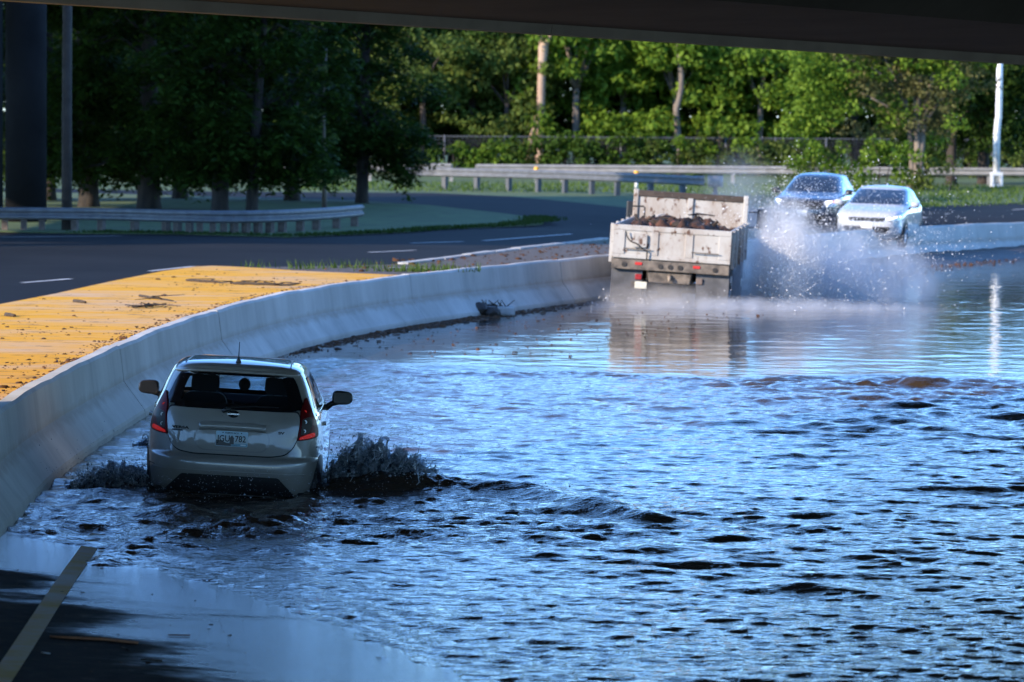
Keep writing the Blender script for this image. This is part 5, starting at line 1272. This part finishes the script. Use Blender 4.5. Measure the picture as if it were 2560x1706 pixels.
# ------------------------------------------------------------------ spray, splashes, droplets
def mist_mat(name, dens, nscale, lo, hi, col=(.80, .82, .85), aniso=.2, power=1.3):
    m = bpy.data.materials.new(name); m.use_nodes = True; nt = m.node_tree; nt.nodes.remove(nt.nodes['Principled BSDF'])
    tc = nt.nodes.new('ShaderNodeTexCoord')
    ln = nt.nodes.new('ShaderNodeVectorMath'); ln.operation = 'LENGTH'; nt.links.new(tc.outputs['Object'], ln.inputs[0])
    mr = nt.nodes.new('ShaderNodeMapRange'); mr.inputs[1].default_value = 1.0; mr.inputs[2].default_value = .15; mr.inputs[3].default_value = 0; mr.inputs[4].default_value = 1; nt.links.new(ln.outputs['Value'], mr.inputs[0])
    pw = nt.nodes.new('ShaderNodeMath'); pw.operation = 'POWER'; pw.inputs[1].default_value = power; nt.links.new(mr.outputs[0], pw.inputs[0])
    g = nt.nodes.new('ShaderNodeNewGeometry'); n = noise(nt, nscale, 4, .6, vec=g.outputs['Position'], stretch=(1, .5, .45))
    nr = nt.nodes.new('ShaderNodeMapRange'); nr.inputs[1].default_value = lo; nr.inputs[2].default_value = hi; nt.links.new(n, nr.inputs[0])
    mu = nt.nodes.new('ShaderNodeMath'); mu.operation = 'MULTIPLY'; nt.links.new(pw.outputs[0], mu.inputs[0]); nt.links.new(nr.outputs[0], mu.inputs[1])
    m2 = nt.nodes.new('ShaderNodeMath'); m2.operation = 'MULTIPLY'; m2.inputs[1].default_value = dens; nt.links.new(mu.outputs[0], m2.inputs[0])
    pv = nt.nodes.new('ShaderNodeVolumePrincipled'); pv.inputs['Color'].default_value = (*col, 1); pv.inputs['Anisotropy'].default_value = aniso
    nt.links.new(m2.outputs[0], pv.inputs['Density']); nt.links.new(pv.outputs[0], nt.nodes['Material Output'].inputs['Volume']); return m
def mist(name, c, rad, mat, label):
    bm = bmesh.new(); bmesh.ops.create_icosphere(bm, subdivisions=3, radius=1); me = bpy.data.meshes.new(name); bm.to_mesh(me); bm.free(); me.materials.append(mat)
    o = link(name, me, loc=c, label=label, cat='spray', kind='stuff'); o.scale = rad; return o
def W(px, py, D): return PD(px, py, D)
mist('spray_plume', W(1965, 700, 79), (.85, 1.6, 2.0), mist_mat('plume_mist', 8.0, 3.2, .38, .66, (.86, .84, .82)), 'dense column of white spray thrown up beside the truck')
mist('spray_cloud', W(2050, 730, 81), (3.0, 2.6, 1.55), mist_mat('cloud_mist', 4.6, 1.7, .36, .70), 'wide cloud of fine mist drifting to the right of the truck')
mist('spray_haze', W(1850, 600, 84), (1.3, 2.4, 2.2), mist_mat('haze_mist', .7, .7, .25, .75), 'thin haze of spray hanging behind the truck headboard')
mist('spray_skirt', W(1880, 800, 76.2), (4.6, 1.5, .50), mist_mat('skirt_mist', 7.0, 2.6, .36, .66), 'low skirt of spray skimming the water beside the truck')
mist('wheel_spray', W(1650, 770, 77.2), (1.7, 1.0, .62), mist_mat('wheel_mist', 4.5, 1.6, .28, .68, (.82, .81, .80)), 'burst of spray under the truck between its mud flaps')
DROP = plain('water_droplet', (.92, .93, .95), .15)
def droplets(name, C, Rr, label, mat=DROP, stretch=None):
    C = np.asarray(C, float); n = len(C); Rr = np.asarray(Rr)[:, None]
    base = np.array([(1, 0, 0), (-1, 0, 0), (0, 1, 0), (0, -1, 0), (0, 0, 1), (0, 0, -1)], float)
    sc = np.ones((n, 1, 3))
    if stretch is not None: sc = stretch[:, None, :]
    V = C[:, None, :] + base[None] * Rr[:, :, None] * sc
    f = np.array([(0, 2, 4), (2, 1, 4), (1, 3, 4), (3, 0, 4), (2, 0, 5), (1, 2, 5), (3, 1, 5), (0, 3, 5)])
    F = (np.arange(n)[:, None, None] * 6 + f[None]).reshape(-1, 3)
    return link(name, np_mesh(name, V.reshape(-1, 3), F, mat, True), label=label, cat='water drops', kind='stuff')
C = []; rad = []; r = RNG
for (px, py, D, sx, sy, sz, n, rm) in ((1965, 700, 78.5, .30, .6, .8, 9000, .0055), (2030, 640, 80, 1.2, 1.5, .75, 11000, .0050), (2060, 500, 86, 1.0, 3., .35, 700, .0045), (2100, 500, 92, 1.1, 3., .5, 700, .005), (1900, 800, 76.2, 1.9, .5, .14, 9000, .0055), (1650, 780, 77, .8, .3, .18, 2200, .006), (2190, 620, 82, 1.2, 1.5, .5, 1600, .0055)):
    c = PD(px, py, D); p = r.normal(size=(n, 3)) * (sx, sy, sz) + (c.x, c.y, c.z); p = p[p[:, 2] > .02]
    C.append(p); rad.append(rm * np.exp(r.normal(size=len(p)) * .45))
droplets('spray_drops', np.concatenate(C), np.concatenate(rad), 'countless white water drops flying off the truck wheels')
# hatchback bow waves: ragged sheets, strands and drops
def splash_mat():
    m, nt, b = new_mat('splash_water'); b.inputs['Base Color'].default_value = (.26, .28, .30, 1); b.inputs['Roughness'].default_value = .08; b.inputs['IOR'].default_value = 1.333
    t_ = nt.nodes.new('ShaderNodeBsdfTransparent'); t_.inputs[0].default_value = (.70, .78, .86, 1); mx = nt.nodes.new('ShaderNodeMixShader')
    tl = nt.nodes.new('ShaderNodeBsdfTranslucent'); tl.inputs[0].default_value = (.55, .60, .66, 1); m1 = nt.nodes.new('ShaderNodeMixShader'); m1.inputs[0].default_value = .35
    n = noise(nt, 11, 6, .75); bumpn(nt, b, n, .9, .03)
    nt.links.new(b.outputs[0], m1.inputs[1]); nt.links.new(tl.outputs[0], m1.inputs[2])
    nt.links.new(ramp(nt, n, [(.42, (.05,) * 3), (.60, (.85,) * 3)]), mx.inputs[0])
    nt.links.new(m1.outputs[0], mx.inputs[1]); nt.links.new(t_.outputs[0], mx.inputs[2]); nt.links.new(mx.outputs[0], nt.nodes['Material Output'].inputs[0]); return m
M['splash'] = splash_mat(); M['strand'] = plain('splash_strand', (.42, .46, .50), .08, spec=.6)
def splash(name, label, base, dirx, wd, ht, n_str, seed, sheets=5):
    """base: centre of the root line; the water is thrown along dirx and falls back"""
    r = np.random.default_rng(seed); root = empty(name, base, label=label, cat='splash'); mb = MB(); drops = []; dr = []
    fl = field(128, 3.0, .05, .5, 1.2, seed)
    for k in range(sheets):                                     # curling lumpy sheets
        nu, nv = 60, 26; U = np.linspace(0, 1, nu); Vv = np.linspace(0, 1, nv); UU, VV = np.meshgrid(U, Vv)
        nz = samp(fl, UU * 2.2 + k * .7, VV * 1.3 + k)[0]; nz2 = samp(fl, UU * 2.2 + 5, VV * 1.3 + k * 2)[0]
        prof = (np.sin(np.pi * np.clip(UU * .85 + .10, 0, 1)) ** .6) * (1 - .55 * UU)
        hh_ = ht * prof * (.80 + .25 * k / sheets) * (1 + .09 * samp(fl, UU * 2.2 + k * 3, 0 * VV)[0])
        z = hh_ * (VV ** .85) + .035 * nz * VV - .06
        x = dirx * (UU * wd + .16 * VV ** 2 * wd + .03 * nz2)
        y = (k - sheets / 2) * .07 + .10 * VV * (r.random() - .5) + .045 * nz2 + .12 * VV
        V3 = np.stack([x, y, z], -1).reshape(-1, 3); F4 = []
        lim = .55 + .25 * samp(fl, U * 2.8 + k, U * 0 + k)[0]
        for j in range(nv - 1):
            for i in range(nu - 1):
                if VV[j, i] > lim[i] + .28 or (VV[j, i] > .45 and nz[j, i] > .9): continue
                F4.append((j * nu + i, j * nu + i + 1, (j + 1) * nu + i + 1, (j + 1) * nu + i))
        link('water_sheet', np_mesh('water_sheet', V3, F4, M['splash'], True), root)
    for k in range(n_str):                                      # strands flung from the sheet tops
        u_ = r.random(); x0 = dirx * u_ * wd; top = ht * (np.sin(np.pi * min(1, u_ * .85 + .10)) ** .6) * (1 - .5 * u_)
        p0 = np.array([x0, r.normal() * .22, top * r.uniform(.15, .75)]); v = np.array([dirx * r.uniform(.1, .9), r.normal() * .5, r.uniform(.5, 1.9)]) * (ht / .6) ** .5
        T = r.uniform(.06, .22); ts = np.linspace(0, T, 5); path_ = [p0 + v * t_ + np.array([0, 0, -4.9]) * t_ * t_ + r.normal(size=3) * .012 for t_ in ts]
        q = r.uniform(.0025, .006)
        if k % 10 == 0: mb.tube([Vector(p) for p in path_], [q * 1.2, q, q * .8, q * .6, q * 1.1], 5, cap=True)
        for _ in range(4):
            drops.append(path_[r.integers(1, 5)] + r.normal(size=3) * .035 + np.array([dirx * .02, 0, .01])); dr.append(.0034 * np.exp(r.normal() * .5))
    so = mb.build('water_strands', M['strand'], root, True, kind='stuff')
    base_ = np.array(base); d = droplets('flying_drops', np.array(drops), dr, None, M['strand']); 
    for kk in ('label', 'category'): 
        if kk in d: del d[kk]
    d.parent = root; return root
splash('bow_splash', 'tall ragged bow splash at the right side of the white hatchback', (-1.93, 39.1, 0), 1, 1.08, .64, 800, 51, 9)
splash('side_splash', 'lower ragged splash between the white hatchback and the barrier', (-3.66, 38.9, 0), -1, .75, .38, 420, 52, 7)
splash('wall_splash', 'small splash licking the foot of the concrete barrier', (-4.30, 44.0, .0), 1, .35, .16, 60, 53, 2)
C = []; rad = []
for (x, y, z, sx, sy, sz, n) in ((-1.5, 39.0, .35, .35, .4, .22, 900), (-4.0, 38.8, .22, .35, .4, .15, 600), (-2.8, 37.8, .10, .8, .3, .10, 700), (-4.3, 44, .12, .2, .3, .08, 80), (-.4, 38, .12, .6, .4, .08, 200)):
    p = r.normal(size=(n, 3)) * (sx, sy, sz) + (x, y, z); p = p[p[:, 2] > .0]; C.append(p); rad.append(.0032 * np.exp(r.normal(size=len(p)) * .45))
droplets('splash_drops', np.concatenate(C), np.concatenate(rad), 'fine drops scattered round the white hatchback', plain('clear_drop', (.35, .38, .42), .08))
# ------------------------------------------------------------------ debris
def twig(label, pts, rad, mat, group=None, side=0, cat='branch', name='fallen_branch'):
    p0 = Vector(pts[0]); mb = MB(); q = [Vector(p) - p0 for p in pts]; mb.tube(q, rad, 6)
    rr = random.Random(int(abs(p0.x * 100) + side))
    for i in range(side):
        k = rr.randrange(1, len(q)); a = q[k]; mb.tube([a, a + Vector((rr.uniform(-.25, .25), rr.uniform(-.5, .5), .03)), a + Vector((rr.uniform(-.4, .4), rr.uniform(-.9, .9), .02))], [.012, .009, .004], 5)
    return mb.build(name, mat, None, True, loc=p0, label=label, cat=cat, group=group)
def medp(px, py, dz=.02): p = P(px, py, .862); p.z += dz; return p
def wig(a, b, n, amp):
    rr = random.Random(int(a.x * 77)); return [a.lerp(b, i / n) + Vector((rr.uniform(-amp, amp), rr.uniform(-amp, amp) * 3, 0)) for i in range(n + 1)]
twig('thin crooked branch lying alone on the middle of the yellow median', wig(medp(350, 743), medp(432, 755), 6, .02), [.022, .022, .02, .018, .015, .012, .008], M['twig'], side=2)
twig('short dark stick lying flat on the yellow median', wig(medp(184, 756), medp(215, 759), 3, .01), [.03, .03, .028, .02], M['twig'])
twig('long dark branch near the far nose of the yellow median', wig(medp(470, 703), medp(556, 709), 5, .03), [.02, .026, .026, .022, .016, .01], M['twig'], side=3)
twig('branch with side twigs pointing at the barrier on the yellow median', wig(medp(578, 711), medp(728, 716), 7, .04), [.02, .03, .032, .03, .03, .024, .018, .01], M['twig'], side=8)
twig('stubby black stick at the outer side of the yellow median', wig(medp(13, 790), medp(37, 793), 3, .01), [.03, .035, .032, .025], M['twig'])
twig('twiggy branch clump in the leaf litter of the yellow median', wig(medp(330, 770), medp(415, 766), 6, .05), [.012, .016, .016, .014, .012, .01, .006], M['twig'], side=9)
def scraps(name, C, size, mat, label, seed, flat=.5):
    C = np.asarray(C, float); n = len(C); r = np.random.default_rng(seed); s_ = size * np.exp(r.normal(size=n) * .5)
    a = r.random(n) * 6.283; asp = r.uniform(.4, 1.0, n)
    ca, sa = np.cos(a), np.sin(a); base = [(-1, -1, 0), (1, -1, 0), (1, 1, 0), (-1, 1, 0), (-.6, -.5, 1), (.6, -.6, 1), (.5, .6, 1), (-.6, .5, 1)]
    V = []
    for (x, y, z) in base:
        xx, yy = x * s_ + r.normal(size=n) * s_ * .25, y * s_ * asp + r.normal(size=n) * s_ * .2
        V.append(np.stack([C[:, 0] + xx * ca - yy * sa, C[:, 1] + xx * sa + yy * ca, C[:, 2] + z * s_ * flat * r.uniform(.5, 1.5, n)], 1))
    V = np.stack(V, 1).reshape(-1, 3); f = np.array([(4, 5, 6, 7), (0, 1, 5, 4), (1, 2, 6, 5), (2, 3, 7, 6), (3, 0, 4, 7)])
    return link(name, np_mesh(name, V, (np.arange(n)[:, None, None] * 8 + f[None]).reshape(-1, 4), mat), label=label, cat='debris', kind='stuff')
C = []
for (px, py, sx, sy, n) in ((375, 768, .35, .7, 90), (60, 830, .5, 1.0, 80), (300, 700, 1.5, 6, 60), (600, 712, .8, 1.2, 70), (150, 790, 1.2, 5, 60), (20, 910, .3, .6, 60), (650, 700, 1.0, 2, 30)):
    c = P(px, py, .862)
    for i in range(n):
        x, y = c.x + random.gauss(0, sx), c.y + random.gauss(0, sy)
        if offset_of(np.array([x]), np.array([y]))[0] < -.15 and x > np.interp(y, (36, 60, 68, 72, 74), (-9.3, -7.8, -7.0, -6.4, -5.8)): C.append((x, y, .862))
for i in range(900):                                    # drift of litter along the back of the barrier
    D = random.uniform(37, 72); o = -.28 - abs(random.gauss(0, .16)); x, y = off(o, s_of_D(D)); C.append((float(x), float(y), .862))
scraps('median_litter', C, .011, M['litter'], 'scattered dead leaves and clods on the yellow median', 5, .5)
C = []
for i in range(6000):
    D = random.gauss(68, 5.5); o = .28 + abs(random.gauss(0, .42)); 
    if 58 < D < 84:
        x, y = off(o, s_of_D(D)); C.append((float(x), float(y), float(road_z(y, o)) + .004))
for i in range(320):
    D = random.uniform(60, 76); o = random.uniform(.5, 5.0) ; x, y = off(o, s_of_D(D)); C.append((float(x), float(y), max(.0, float(road_z(y, o))) + .004))
scraps('leaf_litter', C, .014, M['litter'], 'brown leaf litter drifted along the road side foot of the barrier', 6, .4)
C = []
for i in range(170):
    px, py = random.uniform(0, 620), random.uniform(1400, 1706); p = P(px, py, .1); o = float(offset_of(np.array([p.x]), np.array([p.y]))[0]); z = float(road_z(p.y, o))
    if z > .01: C.append((p.x, p.y, z + .003))
scraps('road_grit', C, .006, M['litter'], 'small grit and leaf scraps on the wet road', 8, .25)
C = []
for i in range(500):
    D = random.uniform(72, 97); o = -random.uniform(.2, 3.2); x, y = off(o, s_of_D(D)); C.append((float(x), float(y), .846))
scraps('verge_litter', C, .022, M['litter'], 'dead leaves and clods on the bare verge behind the barrier', 9, .6)
def onroad(px, py, up=.01):
    p = P(px, py, .15)
    for _ in range(6):
        z = float(road_z(p.y, offset_of(np.array([p.x]), np.array([p.y]))[0])); p = P(px, py, z)
    p.z += up; return p
twig('peeled orange stick lying on the wet road', [onroad(125, 1595), onroad(190, 1599), onroad(260, 1602), onroad(345, 1611)], [.008, .011, .011, .010], M['stick_orange'], cat='stick', name='stick')
twig('thin dark stick on the wet road near the peeled orange stick', [onroad(352, 1652), onroad(405, 1656)], [.006, .007], M['twig'], cat='stick', name='stick')
twig('small pale splinter on the dry road beside the yellow line', [onroad(104, 1635), onroad(125, 1638)], [.005, .005], M['post_white'], cat='stick', name='stick')
twig('short reddish stick above the peeled orange stick', [onroad(420, 1591), onroad(475, 1592)], [.005, .006], plain('reddish_wood', (.16, .06, .04), .8), cat='stick', name='stick')
# clump caught at the barrier foot
c = P(1225, 783, .05); cl = empty('debris_clump', c, label='dark clump of mud and roots caught at the foot of the barrier', cat='debris')
mb = MB(); rr = random.Random(12)
for i in range(16): mb.ico((rr.uniform(-.5, .25), rr.uniform(-.2, .25), rr.uniform(0, .12)), rr.uniform(.08, .16), 2, (1.3, 1, .8), .16)
mb.build('mud_lump', M['mud'], cl); mb = MB()
for i in range(22):
    a = Vector((rr.uniform(-.5, .4), rr.uniform(-.1, .1), .12)); mb.tube([a, a + Vector((rr.uniform(-.2, .2), 0, rr.uniform(.05, .14)))], [.012, .005], 5)
mb.build('root_tangle', M['twig'], cl, kind='stuff')
mb = MB(); mb.box(-.12, .48, -.1, .15, -.05, .13); mb.build('concrete_lump', M['kerb'], cl, bevel=.04)
# mud bank at the foot of the barrier's right end
V = []; nS, nO = 70, 12; fl = field(128, 8.0, .15, 1.5, 1.5, 77)
for i in range(nS):
    D = 94 + 22 * i / (nS - 1)
    for j in range(nO):
        o = .05 + 2.1 * j / (nO - 1); x, y = off(o, s_of_D(D)); e_ = math.sin(math.pi * min(1, max(0, (i / (nS - 1)))) * .95 + .05)
        hgt = .16 * (1 - (j / (nO - 1)) ** 1.5) * min(1, i / 14) + .015 * float(samp(fl, np.array([float(x)]), np.array([float(y)]))[0][0]); V.append((float(x), float(y), max(float(road_z(y, o)), -.02) + hgt - .02))
link('mud_bank', mesh_data('mud_bank', V, [(i * nO + j, i * nO + j + 1, (i + 1) * nO + j + 1, (i + 1) * nO + j) for i in range(nS - 1) for j in range(nO - 1)], M['mud'], True), kind='structure')
C = []
for i in range(700):
    D = random.uniform(88, 106); o = 2.3 + random.gauss(0, .35) + .25 * math.sin(D); x, y = off(o, s_of_D(D)); C.append((float(x), float(y), .012))
scraps('mud_line', C, .016, M['litter'], 'line of brown leaf scraps floating below the right end of the barrier', 14, .5)
